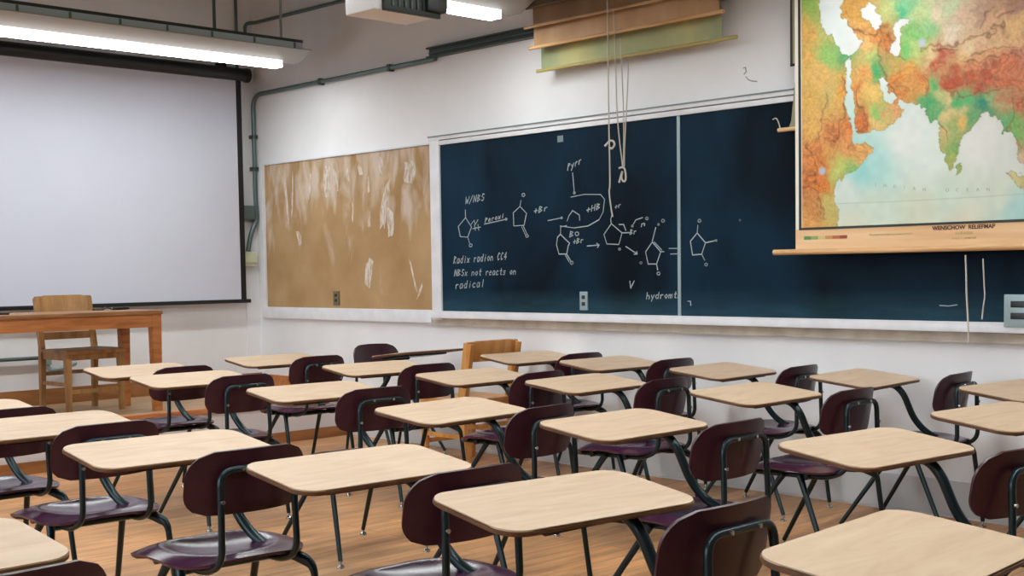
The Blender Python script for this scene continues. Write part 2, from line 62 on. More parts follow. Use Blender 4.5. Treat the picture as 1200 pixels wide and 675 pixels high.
def floor_material():
    m = mat('worn_wood_floor', srgb(160, 115, 75), .4); n, l, b = nodes(m)
    tc = n.new('ShaderNodeTexCoord')
    br = n.new('ShaderNodeTexBrick'); br.inputs['Scale'].default_value = 1; br.inputs['Mortar Size'].default_value = .002
    br.inputs['Brick Width'].default_value = 1.4; br.inputs['Row Height'].default_value = .085
    br.inputs['Color1'].default_value = srgb(222, 170, 122); br.inputs['Color2'].default_value = srgb(204, 152, 106); br.inputs['Mortar'].default_value = srgb(156, 110, 72)
    br.offset = .37
    l.new(tc.outputs['Object'], br.inputs['Vector'])
    mp = n.new('ShaderNodeMapping'); mp.inputs['Scale'].default_value = (1.2, 7, 1)
    nz = n.new('ShaderNodeTexNoise'); nz.inputs['Scale'].default_value = 2.6; nz.inputs['Detail'].default_value = 7; nz.inputs['Distortion'].default_value = .6
    l.new(tc.outputs['Object'], mp.inputs['Vector']); l.new(mp.outputs[0], nz.inputs['Vector'])
    cr = n.new('ShaderNodeValToRGB'); cr.color_ramp.elements[0].position = .32; cr.color_ramp.elements[1].position = .7
    cr.color_ramp.elements[0].color = (.62, .58, .55, 1); cr.color_ramp.elements[1].color = (1.12, 1.08, 1.02, 1)
    l.new(nz.outputs['Fac'], cr.inputs['Fac'])
    mx = n.new('ShaderNodeMix'); mx.data_type = 'RGBA'; mx.blend_type = 'MULTIPLY'; mx.inputs['Factor'].default_value = 1
    l.new(br.outputs['Color'], mx.inputs[6]); l.new(cr.outputs[0], mx.inputs[7])
    n2 = n.new('ShaderNodeTexNoise'); n2.inputs['Scale'].default_value = .9; n2.inputs['Detail'].default_value = 4
    l.new(tc.outputs['Object'], n2.inputs['Vector'])
    c2 = n.new('ShaderNodeValToRGB'); c2.color_ramp.elements[0].position = .4; c2.color_ramp.elements[1].position = .62
    c2.color_ramp.elements[0].color = (.82, .84, .88, 1); c2.color_ramp.elements[1].color = (1.08, 1.02, .95, 1)
    l.new(n2.outputs['Fac'], c2.inputs['Fac'])
    m2 = n.new('ShaderNodeMix'); m2.data_type = 'RGBA'; m2.blend_type = 'MULTIPLY'; m2.inputs['Factor'].default_value = 1
    l.new(mx.outputs[2], m2.inputs[6]); l.new(c2.outputs[0], m2.inputs[7]); l.new(m2.outputs[2], b.inputs['Base Color'])
    mr = n.new('ShaderNodeMapRange'); mr.inputs['To Min'].default_value = .28; mr.inputs['To Max'].default_value = .55
    l.new(nz.outputs['Fac'], mr.inputs['Value']); l.new(mr.outputs[0], b.inputs['Roughness'])
    return m
M['floor'] = floor_material()
M['stagefloor'] = noisy(mat('stage_boards', srgb(178, 146, 110), .45), srgb(164, 130, 94), srgb(190, 158, 122), (1, 9, 1), 2.5, 6)
M['nosing'] = noisy(mat('stage_nosing_wood', srgb(190, 120, 70), .4), srgb(176, 106, 60), srgb(202, 132, 82), (1, 9, 9), 3, 5)
M['brownwood'] = noisy(mat('brown_baseboard', srgb(150, 98, 54), .45), srgb(134, 86, 46), srgb(164, 108, 62), (1, 8, 8), 3, 5)

def laminate():
    m = mat('maple_laminate', srgb(214, 178, 142), .45, coat=0.0, spec=.25); n, l, b = nodes(m)
    tc = n.new('ShaderNodeTexCoord'); oi = n.new('ShaderNodeObjectInfo')
    ad = n.new('ShaderNodeVectorMath'); ad.operation = 'ADD'
    sc = n.new('ShaderNodeVectorMath'); sc.operation = 'SCALE'; sc.inputs[0].default_value = (9, 5, 3)
    l.new(oi.outputs['Random'], sc.inputs['Scale']); l.new(tc.outputs['Object'], ad.inputs[0]); l.new(sc.outputs[0], ad.inputs[1])
    mp = n.new('ShaderNodeMapping'); mp.inputs['Scale'].default_value = (1.6, 9, 1)
    nz = n.new('ShaderNodeTexNoise'); nz.inputs['Scale'].default_value = 2.2; nz.inputs['Detail'].default_value = 6; nz.inputs['Distortion'].default_value = 1.4
    cr = n.new('ShaderNodeValToRGB'); e = cr.color_ramp.elements
    e[0].position = .3; e[0].color = srgb(202, 171, 142); e[1].position = .72; e[1].color = srgb(217, 190, 163)
    k = e.new(.47); k.color = srgb(210, 180, 152)
    l.new(ad.outputs[0], mp.inputs['Vector']); l.new(mp.outputs[0], nz.inputs['Vector']); l.new(nz.outputs['Fac'], cr.inputs['Fac']); l.new(cr.outputs[0], b.inputs['Base Color'])
    return m
M['laminate'] = laminate()
M['edge'] = noisy(mat('brown_edge_band', srgb(96, 60, 32), .5), srgb(84, 52, 26), srgb(110, 70, 38), (3, 3, 1), 6)
M['under'] = mat('particle_board_underside', srgb(96, 70, 46), .8)
M['maroon'] = noisy(mat('maroon_plastic', srgb(52, 18, 31), .34, spec=.45), srgb(48, 16, 28), srgb(57, 21, 35), ns=30, detail=2)
M['seat'] = noisy(mat('maroon_seat_plastic', srgb(64, 27, 54), .2, spec=.75), srgb(60, 25, 50), srgb(70, 31, 60), ns=30, detail=2)
M['steel'] = mat('dark_enamelled_steel', srgb(34, 48, 52), .3, .5)
M['chrome'] = mat('nickel', srgb(190, 190, 185), .2, .9)
M['oak'] = noisy(mat('orange_oak', srgb(176, 110, 58), .4), srgb(158, 94, 46), srgb(192, 124, 70), (1.5, 12, 12), 2.4, 6, dist=.5)
M['oaktop'] = noisy(mat('table_top_oak', srgb(150, 106, 66), .4), srgb(138, 94, 56), srgb(164, 118, 76), (1.5, 12, 12), 2.4, 6, dist=.5)
M['chairwood'] = noisy(mat('chair_oak', srgb(156, 112, 68), .4), srgb(140, 98, 56), srgb(172, 128, 80), (6, 6, 1.5), 3, 6, dist=.5)
M['honey'] = noisy(mat('honey_oak', srgb(204, 142, 76), .38), srgb(188, 126, 62), srgb(216, 156, 90), (6, 6, 1.5), 3, 6, dist=.5)
M['black'] = mat('black_plastic', srgb(22, 24, 26), .4)
M['blackmatte'] = mat('black_vinyl_border', srgb(14, 15, 18), .6)
M['screen'] = noisy(mat('screen_vinyl', srgb(204, 206, 220), .75, spec=.2), srgb(201, 203, 217), srgb(207, 209, 223), ns=1)
M['fixture'] = mat('fixture_grey_enamel', srgb(168, 170, 168), .45)
M['fixtureslot'] = mat('fixture_blue_grey_louvre', srgb(176, 198, 208), .3, .2)
M['fixturedark'] = mat('fixture_dark_channel', srgb(46, 54, 52), .5)
M['pipe'] = mat('conduit_grey_green', srgb(96, 112, 112), .4, .4)
M['pipedark'] = mat('rail_dark_green_grey', srgb(66, 76, 72), .45, .3)
M['boxgrey'] = mat('grey_junction_box', srgb(88, 106, 116), .45, .2)
M['boxcream'] = mat('cream_outlet_box', srgb(206, 208, 176), .5)
M['plate'] = mat('outlet_plate_grey', srgb(150, 168, 172), .4, .3)
M['platedull'] = mat('outlet_plate_brown', srgb(120, 104, 76), .5, .2)
M['projwhite'] = mat('projector_white', srgb(228, 228, 232), .4)
M['cord'] = mat('cotton_cord', srgb(196, 190, 178), .8)
M['chalk'] = mat('chalk', srgb(168, 178, 180), .9)
M['pencil'] = mat('pencil_grey', srgb(150, 152, 156), .8)
M['chalkfaint'] = mat('faint_chalk', srgb(120, 132, 138), .9)
M['rod'] = noisy(mat('map_rod_wood', srgb(214, 168, 118), .5), srgb(200, 152, 102), srgb(226, 182, 134), (12, 1, 12), 3)
M['rodolive'] = mat('map_rod_olive', srgb(176, 160, 100), .5)
M['sheettan'] = noisy(mat('back_of_map_tan', srgb(190, 152, 112), .7), srgb(172, 132, 94), srgb(204, 168, 128), (1, 2, 1), 1.6, 5)
M['sheetbrown'] = noisy(mat('back_of_map_brown', srgb(136, 104, 74), .7), srgb(120, 90, 62), srgb(150, 116, 84), (1, 2, 1), 1.6, 5)
M['sheetdark'] = noisy(mat('back_of_map_dark', srgb(96, 80, 62), .7), srgb(84, 70, 54), srgb(108, 90, 70), (1, 2, 1), 1.6, 5)
M['sheetolive'] = noisy(mat('back_of_map_olive', srgb(184, 182, 128), .7), srgb(150, 158, 120), srgb(196, 190, 130), (1, 1.6, 1), 1.8, 5)
M['sheetgrey'] = mat('old_map_cloth', srgb(150, 146, 116), .8)
M['ink'] = mat('map_border_ink', srgb(52, 52, 46), .7)
M['inkbrown'] = mat('map_title_ink', srgb(90, 58, 44), .7)
M['inkgrey'] = mat('map_label_ink', srgb(150, 156, 150), .8)
M['canvas'] = mat('map_canvas_edge', srgb(232, 226, 214), .7)
M['mapfoot'] = noisy(mat('map_foot_paper', srgb(228, 186, 140), .6), srgb(220, 174, 126), srgb(234, 196, 154), (1, .6, 8), 2.5, 6)

def board_material():
    m = mat('slate_blackboard', srgb(12, 20, 28), .55, spec=.08); n, l, b = nodes(m)
    tc = n.new('ShaderNodeTexCoord')
    mp = n.new('ShaderNodeMapping'); mp.inputs['Scale'].default_value = (1, 1.0, .6)
    nz = n.new('ShaderNodeTexNoise'); nz.inputs['Scale'].default_value = 1.5; nz.inputs['Detail'].default_value = 5; nz.inputs['Distortion'].default_value = .5
    cr = n.new('ShaderNodeValToRGB'); e = cr.color_ramp.elements
    e[0].position = .35; e[0].color = srgb(5, 15, 24); e[1].position = .78; e[1].color = srgb(20, 50, 72)
    l.new(tc.outputs['Object'], mp.inputs['Vector']); l.new(mp.outputs[0], nz.inputs['Vector']); l.new(nz.outputs['Fac'], cr.inputs['Fac'])
    # chalk dust gathered along the bottom edge
    sp = n.new('ShaderNodeSeparateXYZ'); l.new(tc.outputs['Object'], sp.inputs[0])
    mr = n.new('ShaderNodeMapRange'); mr.inputs['From Min'].default_value = .965; mr.inputs['From Max'].default_value = 1.12; mr.inputs['To Min'].default_value = 1; mr.inputs['To Max'].default_value = 0
    l.new(sp.outputs['Z'], mr.inputs['Value'])
    mp2 = n.new('ShaderNodeMapping'); mp2.inputs['Scale'].default_value = (1, 1.5, 9)
    nz2 = n.new('ShaderNodeTexNoise'); nz2.inputs['Scale'].default_value = 2; nz2.inputs['Detail'].default_value = 6
    l.new(tc.outputs['Object'], mp2.inputs['Vector']); l.new(mp2.outputs[0], nz2.inputs['Vector'])
    mu = n.new('ShaderNodeMath'); mu.operation = 'MULTIPLY'; l.new(mr.outputs[0], mu.inputs[0]); l.new(nz2.outputs['Fac'], mu.inputs[1])
    mu2 = n.new('ShaderNodeMath'); mu2.operation = 'MULTIPLY'; mu2.inputs[1].default_value = .5; l.new(mu.outputs[0], mu2.inputs[0])
    mx = n.new('ShaderNodeMix'); mx.data_type = 'RGBA'; l.new(mu2.outputs[0], mx.inputs['Factor']); l.new(cr.outputs[0], mx.inputs[6]); mx.inputs[7].default_value = srgb(70, 110, 122)
    l.new(mx.outputs[2], b.inputs['Base Color'])
    return m
M['board'] = board_material()
def cork_material():
    m = mat('cork_with_paper_scars', srgb(170, 132, 88), .85, spec=.1); n, l, b = nodes(m)
    tc = n.new('ShaderNodeTexCoord')
    nz = n.new('ShaderNodeTexNoise'); nz.inputs['Scale'].default_value = 3; nz.inputs['Detail'].default_value = 8
    l.new(tc.outputs['Object'], nz.inputs['Vector'])
    cr = n.new('ShaderNodeValToRGB'); e = cr.color_ramp.elements
    e[0].position = .3; e[0].color = srgb(160, 126, 86); e[1].position = .7; e[1].color = srgb(182, 150, 112)
    l.new(nz.outputs['Fac'], cr.inputs['Fac'])
    mp = n.new('ShaderNodeMapping'); mp.inputs['Scale'].default_value = (1, 3.2, 1.1); mp.inputs['Rotation'].default_value = (.12, 0, 0)
    n2 = n.new('ShaderNodeTexNoise'); n2.inputs['Scale'].default_value = 2.6; n2.inputs['Detail'].default_value = 6; n2.inputs['Distortion'].default_value = .5
    l.new(tc.outputs['Object'], mp.inputs['Vector']); l.new(mp.outputs[0], n2.inputs['Vector'])
    sp = n.new('ShaderNodeSeparateXYZ'); l.new(tc.outputs['Object'], sp.inputs[0])
    mr = n.new('ShaderNodeMapRange'); mr.inputs['From Min'].default_value = 1.3; mr.inputs['From Max'].default_value = 2.0; mr.inputs['To Min'].default_value = -.16; mr.inputs['To Max'].default_value = .1
    l.new(sp.outputs['Z'], mr.inputs['Value'])
    ad = n.new('ShaderNodeMath'); l.new(n2.outputs['Fac'], ad.inputs[0]); l.new(mr.outputs[0], ad.inputs[1])
    c2 = n.new('ShaderNodeValToRGB'); c2.color_ramp.elements[0].position = .47; c2.color_ramp.elements[1].position = .7
    c2.color_ramp.elements[1].color = (.72, .72, .72, 1)
    l.new(ad.outputs[0], c2.inputs['Fac'])
    mx = n.new('ShaderNodeMix'); mx.data_type = 'RGBA'; l.new(c2.outputs[0], mx.inputs['Factor']); l.new(cr.outputs[0], mx.inputs[6]); mx.inputs[7].default_value = srgb(214, 200, 188)
    l.new(mx.outputs[2], b.inputs['Base Color'])
    return m
M['cork'] = cork_material()
M['scar'] = noisy(mat('torn_paper_scars', srgb(208, 194, 180), .9, spec=.1), srgb(176, 148, 116), srgb(214, 204, 196), (1, 9, 3), 6, 4, .3, .6)
def emis(name, col, st):
    m = bpy.data.materials.new(name); m.use_nodes = True
    b = m.node_tree.nodes['Principled BSDF']; b.inputs['Base Color'].default_value = (.9, .9, .9, 1)
    b.inputs['Emission Color'].default_value = col; b.inputs['Emission Strength'].default_value = st
    return m
M['lens'] = emis('fluorescent_lens', (.93, 1, .995, 1), 24.0)
M['lensside'] = emis('fluorescent_lens_side', (1, .97, .97, 1), 1.6)
def map_material():
    m = mat('relief_map_print', (1, 1, 1, 1), .5, spec=.3); n, l, b = nodes(m)
    a = n.new('ShaderNodeVertexColor'); a.layer_name = 'print'
    l.new(a.outputs['Color'], b.inputs['Base Color']); return m
M['map'] = map_material()

# ------------------------------------------------------------------ mesh helpers
def box(bm, c, s, rot=None, bevel=0):
    r = bmesh.ops.create_cube(bm, size=1)
    vs = r['verts']
    mtx = Matrix.Translation(c) @ (rot.to_4x4() if rot else Matrix.Identity(4)) @ Matrix.Diagonal((*s, 1))
    bmesh.ops.transform(bm, matrix=mtx, verts=vs)
    if bevel:
        es = list({e for v in vs for e in v.link_edges})
        bmesh.ops.bevel(bm, geom=es, offset=bevel, segments=2, affect='EDGES', profile=.6)
    return bm
def bx(bm, x0, x1, y0, y1, z0, z1, bevel=0):
    return box(bm, ((x0+x1)/2, (y0+y1)/2, (z0+z1)/2), (x1-x0, y1-y0, z1-z0), None, bevel)
def bar(bm, a, b, w, d, w2=None, d2=None, up=(0, 0, 1)):
    """four-sided tapering bar from a to b"""
    a, b = Vector(a), Vector(b); t = (b-a).normalized(); u = Vector(up)
    if abs(t.dot(u)) > .95: u = Vector((0, 1, 0))
    s = t.cross(u).normalized(); v = s.cross(t).normalized()
    w2 = w if w2 is None else w2; d2 = d if d2 is None else d2
    q = []
    for p, ww, dd in ((a, w, d), (b, w2, d2)):
        q.append([bm.verts.new(p + s*ww/2*i + v*dd/2*j) for i, j in ((-1, -1), (1, -1), (1, 1), (-1, 1))])
    for i in range(4): bm.faces.new((q[0][i], q[0][(i+1) % 4], q[1][(i+1) % 4], q[1][i]))
    bm.faces.new(q[0][::-1]); bm.faces.new(q[1])
    bmesh.ops.recalc_face_normals(bm, faces=bm.faces)
def smooth_path(pts, n=6):
    P = [Vector(p) for p in pts]; P = [2*P[0]-P[1]] + P + [2*P[-1]-P[-2]]; out = []
    for i in range(1, len(P)-2):
        p0, p1, p2, p3 = P[i-1:i+3]
        for k in range(n):
            t = k/n
            out.append(.5*((2*p1)+(p2-p0)*t+(2*p0-5*p1+4*p2-p3)*t*t+(3*p1-p0-3*p2+p3)*t**3))
    out.append(P[-2]); return out
def round_path(pts, r, n=5):
    """polyline with filleted corners"""
    P = [Vector(p) for p in pts]; out = [P[0]]
    for i in range(1, len(P)-1):
        a, b, c = P[i-1], P[i], P[i+1]
        rr = min(r, (a-b).length*.49, (c-b).length*.49)
        p, q = b+(a-b).normalized()*rr, b+(c-b).normalized()*rr
        for k in range(n+1):
            t = k/n; out.append((1-t)**2*p + 2*t*(1-t)*b + t*t*q)
    out.append(P[-1]); return out
def tube(bm, pts, r, seg=10, r2=None, sx=1.0):
    P = [Vector(p) for p in pts]; n = len(P); rings = []
    t0 = (P[1]-P[0]).normalized()
    u = Vector((0, 0, 1)) if abs(t0.z) < .9 else Vector((0, 1, 0))
    s = t0.cross(u).normalized()
    for i in range(n):
        t = (P[min(i+1, n-1)]-P[max(i-1, 0)]).normalized()
        s = (s - t*s.dot(t)).normalized(); v = t.cross(s)
        rr = r if r2 is None else r+(r2-r)*i/(n-1)
        rings.append([bm.verts.new(P[i]+(s*math.cos(2*PI*k/seg)*sx+v*math.sin(2*PI*k/seg))*rr) for k in range(seg)])
    for i in range(n-1):
        for k in range(seg):
            bm.faces.new((rings[i][k], rings[i][(k+1) % seg], rings[i+1][(k+1) % seg], rings[i+1][k]))
    bm.faces.new(rings[0][::-1]); bm.faces.new(rings[-1])
    return bm
def prism(bm, pts, z0, z1, m=None):
    a = [bm.verts.new((x, y, z0)) for x, y in pts]; b = [bm.verts.new((x, y, z1)) for x, y in pts]; n = len(pts)
    bm.faces.new(a[::-1]); bm.faces.new(b)
    for i in range(n): bm.faces.new((a[i], a[(i+1) % n], b[(i+1) % n], b[i]))
    if m is not None: bmesh.ops.transform(bm, matrix=m, verts=a+b)
def lathe(bm, prof, c, seg=14):
    rings = [[bm.verts.new((c[0]+r*math.cos(2*PI*k/seg), c[1]+r*math.sin(2*PI*k/seg), c[2]+z)) for k in range(seg)] for r, z in prof]
    for i in range(len(prof)-1):
        for k in range(seg): bm.faces.new((rings[i][k], rings[i][(k+1) % seg], rings[i+1][(k+1) % seg], rings[i+1][k]))
    bm.faces.new(rings[0][::-1]); bm.faces.new(rings[-1])
def obj(name, bm, m, parent=None, angle=40):
    bmesh.ops.recalc_face_normals(bm, faces=bm.faces)
    me = bpy.data.meshes.new(name); bm.to_mesh(me); bm.free()
    for x in (m if isinstance(m, (list, tuple)) else [m]): me.materials.append(x)
    me.polygons.foreach_set('use_smooth', [True]*len(me.polygons)); me.set_sharp_from_angle(angle=math.radians(angle))
    o = bpy.data.objects.new(name, me); COL.objects.link(o)
    if parent: o.parent = parent
    return o
def tag(o, label, cat, group=None, kind=None):
    if label: o['label'] = label
    if cat: o['category'] = cat
    if group: o['group'] = group
    if kind: o['kind'] = kind
    return o
def thing(name, label, cat, loc=(0, 0, 0), rz=0, group=None):
    o = bpy.data.objects.new(name, None); COL.objects.link(o); o.empty_display_size = .1
    o.location = loc; o.rotation_euler = (0, 0, rz); return tag(o, label, cat, group)
def dup(root, loc, rz, label, group=None):
    r = root.copy(); COL.objects.link(r); r.location = loc; r.rotation_euler = (0, 0, rz); r['label'] = label
    if group: r['group'] = group
    for ch in list(root.children):
        c = ch.copy(); COL.objects.link(c); c.parent = r
        for g in list(ch.children):
            d = g.copy(); COL.objects.link(d); d.parent = c
    return r
def struct(name, bm, m, label, cat='structure', angle=30):
    return tag(obj(name, bm, m, None, angle), label, cat, None, 'structure')
B = bmesh.new

# ------------------------------------------------------------------ the room
b = B(); bx(b, XL-.2, XW+.2, YF-.2, YB+.2, -.2, 0); struct('floor', b, M['floor'], 'worn brown wooden classroom floor', 'floor')
b = B(); bx(b, XL-.2, XW+.2, YF-.2, YB+.2, ZC, ZC+.2); struct('ceiling', b, M['ceiling'], 'plain grey ceiling above the lights, darkened to dim the upper walls', 'ceiling')
b = B(); bx(b, XW, XW+.2, YF, YB, 0, ZC); struct('wall_right', b, M['wall'], 'white wall that carries the chalkboard', 'wall')
b = B(); bx(b, XL-.2, XW+.2, YB, YB+.2, 0, ZC); struct('wall_back', b, M['wall'], 'white wall behind the projection screen', 'wall')
b = B(); bx(b, XL-.2, XW+.2, YF-.2, YF, 0, ZC); struct('wall_front', b, M['frontwall'], 'unseen wall behind the desks, darkened to cut light on chair backs', 'wall')
wins = [(.9, 2.9), (3.5, 5.5), (6.0, 7.6)]; wz0, wz1 = .95, 2.95
b = B(); bx(b, XL-.2, XL, YF, YB, 0, wz0); bx(b, XL-.2, XL, YF, YB, wz1, ZC)
ys = [YF] + [v for w in wins for v in w] + [YB]
for i in range(0, len(ys), 2): bx(b, XL-.2, XL, ys[i], ys[i+1], wz0, wz1)
struct('wall_left', b, M['wall'], 'window wall opposite the chalkboard', 'wall')
for i, (a, c) in enumerate(wins):
    b = B()
    for y in (a+.025, (a+c)/2, c-.025): bx(b, XL-.13, XL-.07, y-.025, y+.025, wz0, wz1)
    for z in (wz0+.025, (wz0+wz1)/2, wz1-.025): bx(b, XL-.125, XL-.075, a, c, z-.025, z+.025)
    struct('window_%d' % (i+1), b, M['trimwhite'], 'white window frame in the left wall', 'window')
# stage in front of the screen wall
SY, SZ = 7.82, .305
b = B(); bx(b, XL, XW, SY+.02, YB, 0, SZ-.035)
st = struct('stage', b, M['riser'], 'low wooden stage with white riser along the screen wall', 'stage')
b = B(); bx(b, XL, XW, SY+.07, YB, SZ-.034, SZ); obj('stage_boards', b, M['stagefloor'], st)
b = B(); bx(b, XL, XW, SY-.01, SY+.07, SZ-.036, SZ+.002, .008); obj('stage_nosing', b, M['nosing'], st)
b = B(); bx(b, XL, XW, SY, SY+.02, 0, .075); obj('stage_kickboard', b, M['brownwood'], st)
b = B(); bx(b, XL, XW, YB-.02, YB, SZ, SZ+.115); struct('baseboard_back', b, M['brownwood'], 'brown wooden baseboard behind the stage', 'baseboard')
b = B(); bx(b, XW-.02, XW, SY, YB-.02, SZ, SZ+.105); struct('baseboard_right', b, M['nosing'], 'orange wooden baseboard beside the stage', 'baseboard')
b = B(); bx(b, XW-.010, XW, YF, SY-.012, 0.012, .185)
struct('baseboard_wall', b, M['basegrey'], 'thin white skirting strip under the chalkboard', 'baseboard')
# pilaster seam strip and cover plates near the corner
b = B(); bx(b, 5.66, XW, YB-.012, YB, .42, 1.26); struct('trim_1', b, M['wall'], 'white panel strip in the corner right of the screen', 'trim')

# ------------------------------------------------------------------ chalkboard wall
cb = thing('chalkboard', 'long dark slate chalkboard with white frame and chemistry diagrams', 'chalkboard', (XW, 4, .965))
def onto(o, parent):
    o.parent = parent; o.matrix_parent_inverse = Matrix.Translation(parent.location).inverted(); return o
b = B(); bx(b, 5.765, XW-.002, 4.60, 6.685, .96, 2.115); onto(obj('slate_panel', b, M['board']), cb)
b = B(); bx(b, 5.765, XW-.002, 1.2, 4.58, .96, 2.115); onto(obj('slate_panel', b, M['board']), cb)
b = B(); bx(b, 5.760, XW-.002, 4.579, 4.601, .96, 2.115); onto(obj('joint_strip', b, M['plate']), cb)
b = B(); bx(b, 5.75, XW-.002, 6.68, 6.78, .90, 2.15, .004); onto(obj('side_frame', b, M['trimwhite']), cb)
b = B()
bx(b, 5.752, XW-.002, 1.2, 6.782, 2.108, 2.137, .003); bx(b, 5.744, XW-.002, 1.2, 6.782, 2.143, 2.165, .002)
onto(obj('top_frame', b, M['trimwhite']), cb)
b = B(); bx(b, 5.757, XW-.002, 1.2, 6.782, 2.1365, 2.1435); bx(b, 5.738, XW-.002, 1.2, 6.783, 2.1645, 2.1725); onto(obj('map_rail', b, M['steelgrey']), cb)
b = B(); bx(b, 5.70, XW-.002, 1.2, 6.74, .915, .957, .006); bx(b, 5.70, 5.712, 1.2, 6.74, .955, .965); onto(obj('chalk_tray', b, M['trimwhite']), cb)
b = B(); bx(b, 5.755, XW-.002, 1.2, 6.78, .868, .916); bx(b, 5.748, XW-.002, 1.2, 6.78, .862, .869); onto(obj('lower_moulding', b, M['moulding']), cb)
def ribbons(strokes, x, w):
    b = B()
    for s in strokes:
        P = [Vector((x, y, z)) for y, z in s]
        for i in range(len(P)-1):
            t = P[i+1]-P[i]
            if t.length < 1e-5: continue
            t.normalize(); nrm = Vector((1, 0, 0)).cross(t)*(w*random.uniform(.75, 1.15))/2
            q = [P[i]-nrm-t*w*.3, P[i]+nrm-t*w*.3, P[i+1]+nrm+t*w*.3, P[i+1]-nrm+t*w*.3]
            f = [b.verts.new(v) for v in q]; g = [b.verts.new(v+Vector((.0008, 0, 0))) for v in q]
            b.faces.new(f); b.faces.new(g[::-1])
            for k in range(4): b.faces.new((f[k], f[(k+1) % 4], g[(k+1) % 4], g[k]))
    return b
for nm, st in CHALK: onto(obj(nm, ribbons(st, 5.7641, .0058), M['chalk']), cb)
b = B(); bx(b, 5.7644, 5.766, 5.505, 5.555, 2.035, 2.075); onto(obj('chalk_smudge', b, M['chalkfaint']), cb)

obj('pencil_mark', ribbons([[(4.1551, 2.3242), (4.1409, 2.3271), (4.1354, 2.3033), (4.1496, 2.2912)], [(4.1383, 2.276), (4.1215, 2.2579), (4.0991, 2.2484), (4.0657, 2.2422)]], 5.7836, .006), M['pencil'], bpy.data.objects['wall_right'])
ck = thing('corkboard', 'tan corkboard covered in torn paper scars left of chalkboard', 'corkboard', (XW, 7.8, .97))
b = B(); bx(b, 5.768, XW-.002, 6.785, 8.885, .965, 2.125); onto(obj('cork_panel', b, M['cork']), ck)
b = B(); bx(b, 5.752, XW-.002, 8.88, 8.925, .93, 2.13, .003); bx(b, 5.755, XW-.002, 6.785, 8.92, 2.120, 2.132); onto(obj('cork_frame', b, M['trimwhite']), ck)
b = B(); bx(b, 5.745, XW-.002, 6.785, 8.93, .876, .968, .004); onto(obj('cork_sill', b, M['trimwhite']), ck)
def scar(y, z, w, h, a):
    n = 14; p = []
    for k in range(n):
        t = 2*PI*k/n; rr = 1+random.uniform(-.22, .22)
        u, v = math.copysign(abs(math.cos(t))**.6, math.cos(t))*w/2*rr, math.copysign(abs(math.sin(t))**.6, math.sin(t))*h/2*rr
        p.append((y+u*math.cos(a)-v*math.sin(a), z+u*math.sin(a)+v*math.cos(a)))
    b = B(); prism(b, p, 0, .0008, Matrix(((0, 0, -1, 5.7682), (1, 0, 0, 0), (0, 1, 0, 0), (0, 0, 0, 1))))
    onto(obj('paper_scar', b, M['scar']), ck)
for (y, z, w, h, a) in ((7.31, 1.73, .07, .34, .25), (7.25, 1.60, .08, .22, -.05), (7.52, 1.23, .08, .20, .25), (7.02, 1.95, .14, .14, .1),
                        (8.57, 1.80, .025, .40, -.1), (8.49, 1.85, .02, .34, .08), (8.41, 1.52, .05, .12, -.3), (8.25, 1.92, .03, .20, .2), (8.02, 1.93, .10, .22, .05), (7.9, 1.94, .04, .16, -.2),
                        (7.75, 1.97, .03, .10, -.2), (7.6, 2.0, .04, .09, -.45), (7.5, 1.88, .022, .13, 0), (7.7, 1.7, .02, .16, .05), (7.5, 1.62, .03, .12, .1), (7.35, 2.0, .04, .14, .1), (7.0, 1.2, .02, .24, -.3), (6.93, 1.1, .02, .12, .5)): scar(y, z, w, h, a)

def outlet(x, y0, y1, z0, z1, m, label, rows, cols=1, nx=-1):
    o = thing('wall_outlet', label, 'outlet', (x, (y0+y1)/2, (z0+z1)/2))
    w, h = abs(y1-y0), z1-z0
    b = B(); box(b, (nx*.006, 0, 0), (.012, w, h), None, .003); obj('cover_plate', b, m, o)
    for r in range(rows):
        for c in range(cols):
            b = B(); box(b, (nx*.0125, (c-(cols-1)/2)*w*.4, h*(.2-.36*r)), (.004, w*(.42 if cols == 1 else .3), h*.2), None, .002); obj('socket', b, M['black'], o)
    return o
outlet(5.765, 5.305, 5.37, .985, 1.10, M['plate'], 'pale outlet low on the chalkboard left of the joint strip', 2)
outlet(5.768, 7.885, 7.96, .99, 1.10, M['platedull'], 'brownish outlet set in the bottom of the corkboard', 2)
outlet(5.702, 2.42, 2.635, .945, 1.095, M['plate'], 'grey double outlet above the chalk tray under the map', 2, 2)

# dark channel rail and conduit pipes
r = thing('map_channel', 'dark grey metal channel fixed high above the chalkboard', 'rail', (XW, 4, 2.75))
b = B(); bx(b, XW-.05, XW-.002, 2.0, 6.78, 2.712, 2.722); bx(b, XW-.05, XW-.002, 2.0, 6.78, 2.772, 2.783); bx(b, XW-.02, XW-.002, 2.0, 6.78, 2.72, 2.775); onto(obj('channel_body', b, M['pipedark']), r)
b = B(); bx(b, XW-.032, XW-.02, 2.0, 6.775, 2.742, 2.75); onto(obj('channel_rib', b, M['pipe']), r)
c = thing('conduit_pipe', 'grey conduit rising in the corner and running along the chalkboard wall', 'pipe', (XW, 7.9, 2.7))
b = B(); tube(b, round_path([(5.752, YB-.04, 1.80), (5.752, YB-.04, 2.70), (5.752, 6.70, 2.70)], .12, 8), .017); onto(obj('pipe_run', b, M['pipe']), c)
b = B(); tube(b, smooth_path([(5.752, YB-.04, 1.80), (5.75, YB-.04, 1.68), (5.70, YB-.04, 1.56), (5.675, YB-.04, 1.46), (5.67, YB-.04, 1.425)]), .019); onto(obj('flexible_end', b, M['pipe']), c)
for y in (8.05, 7.2): 
    b = B(); box(b, (5.756, y, 2.70), (.05, .03, .05), None, .004); onto(obj('pipe_strap', b, M['pipedark']), c)
for z in (2.36, 2.1):
    b = B(); box(b, (5.752, YB-.03, z), (.05, .06, .03), None, .004); onto(obj('pipe_strap', b, M['pipedark']), c)
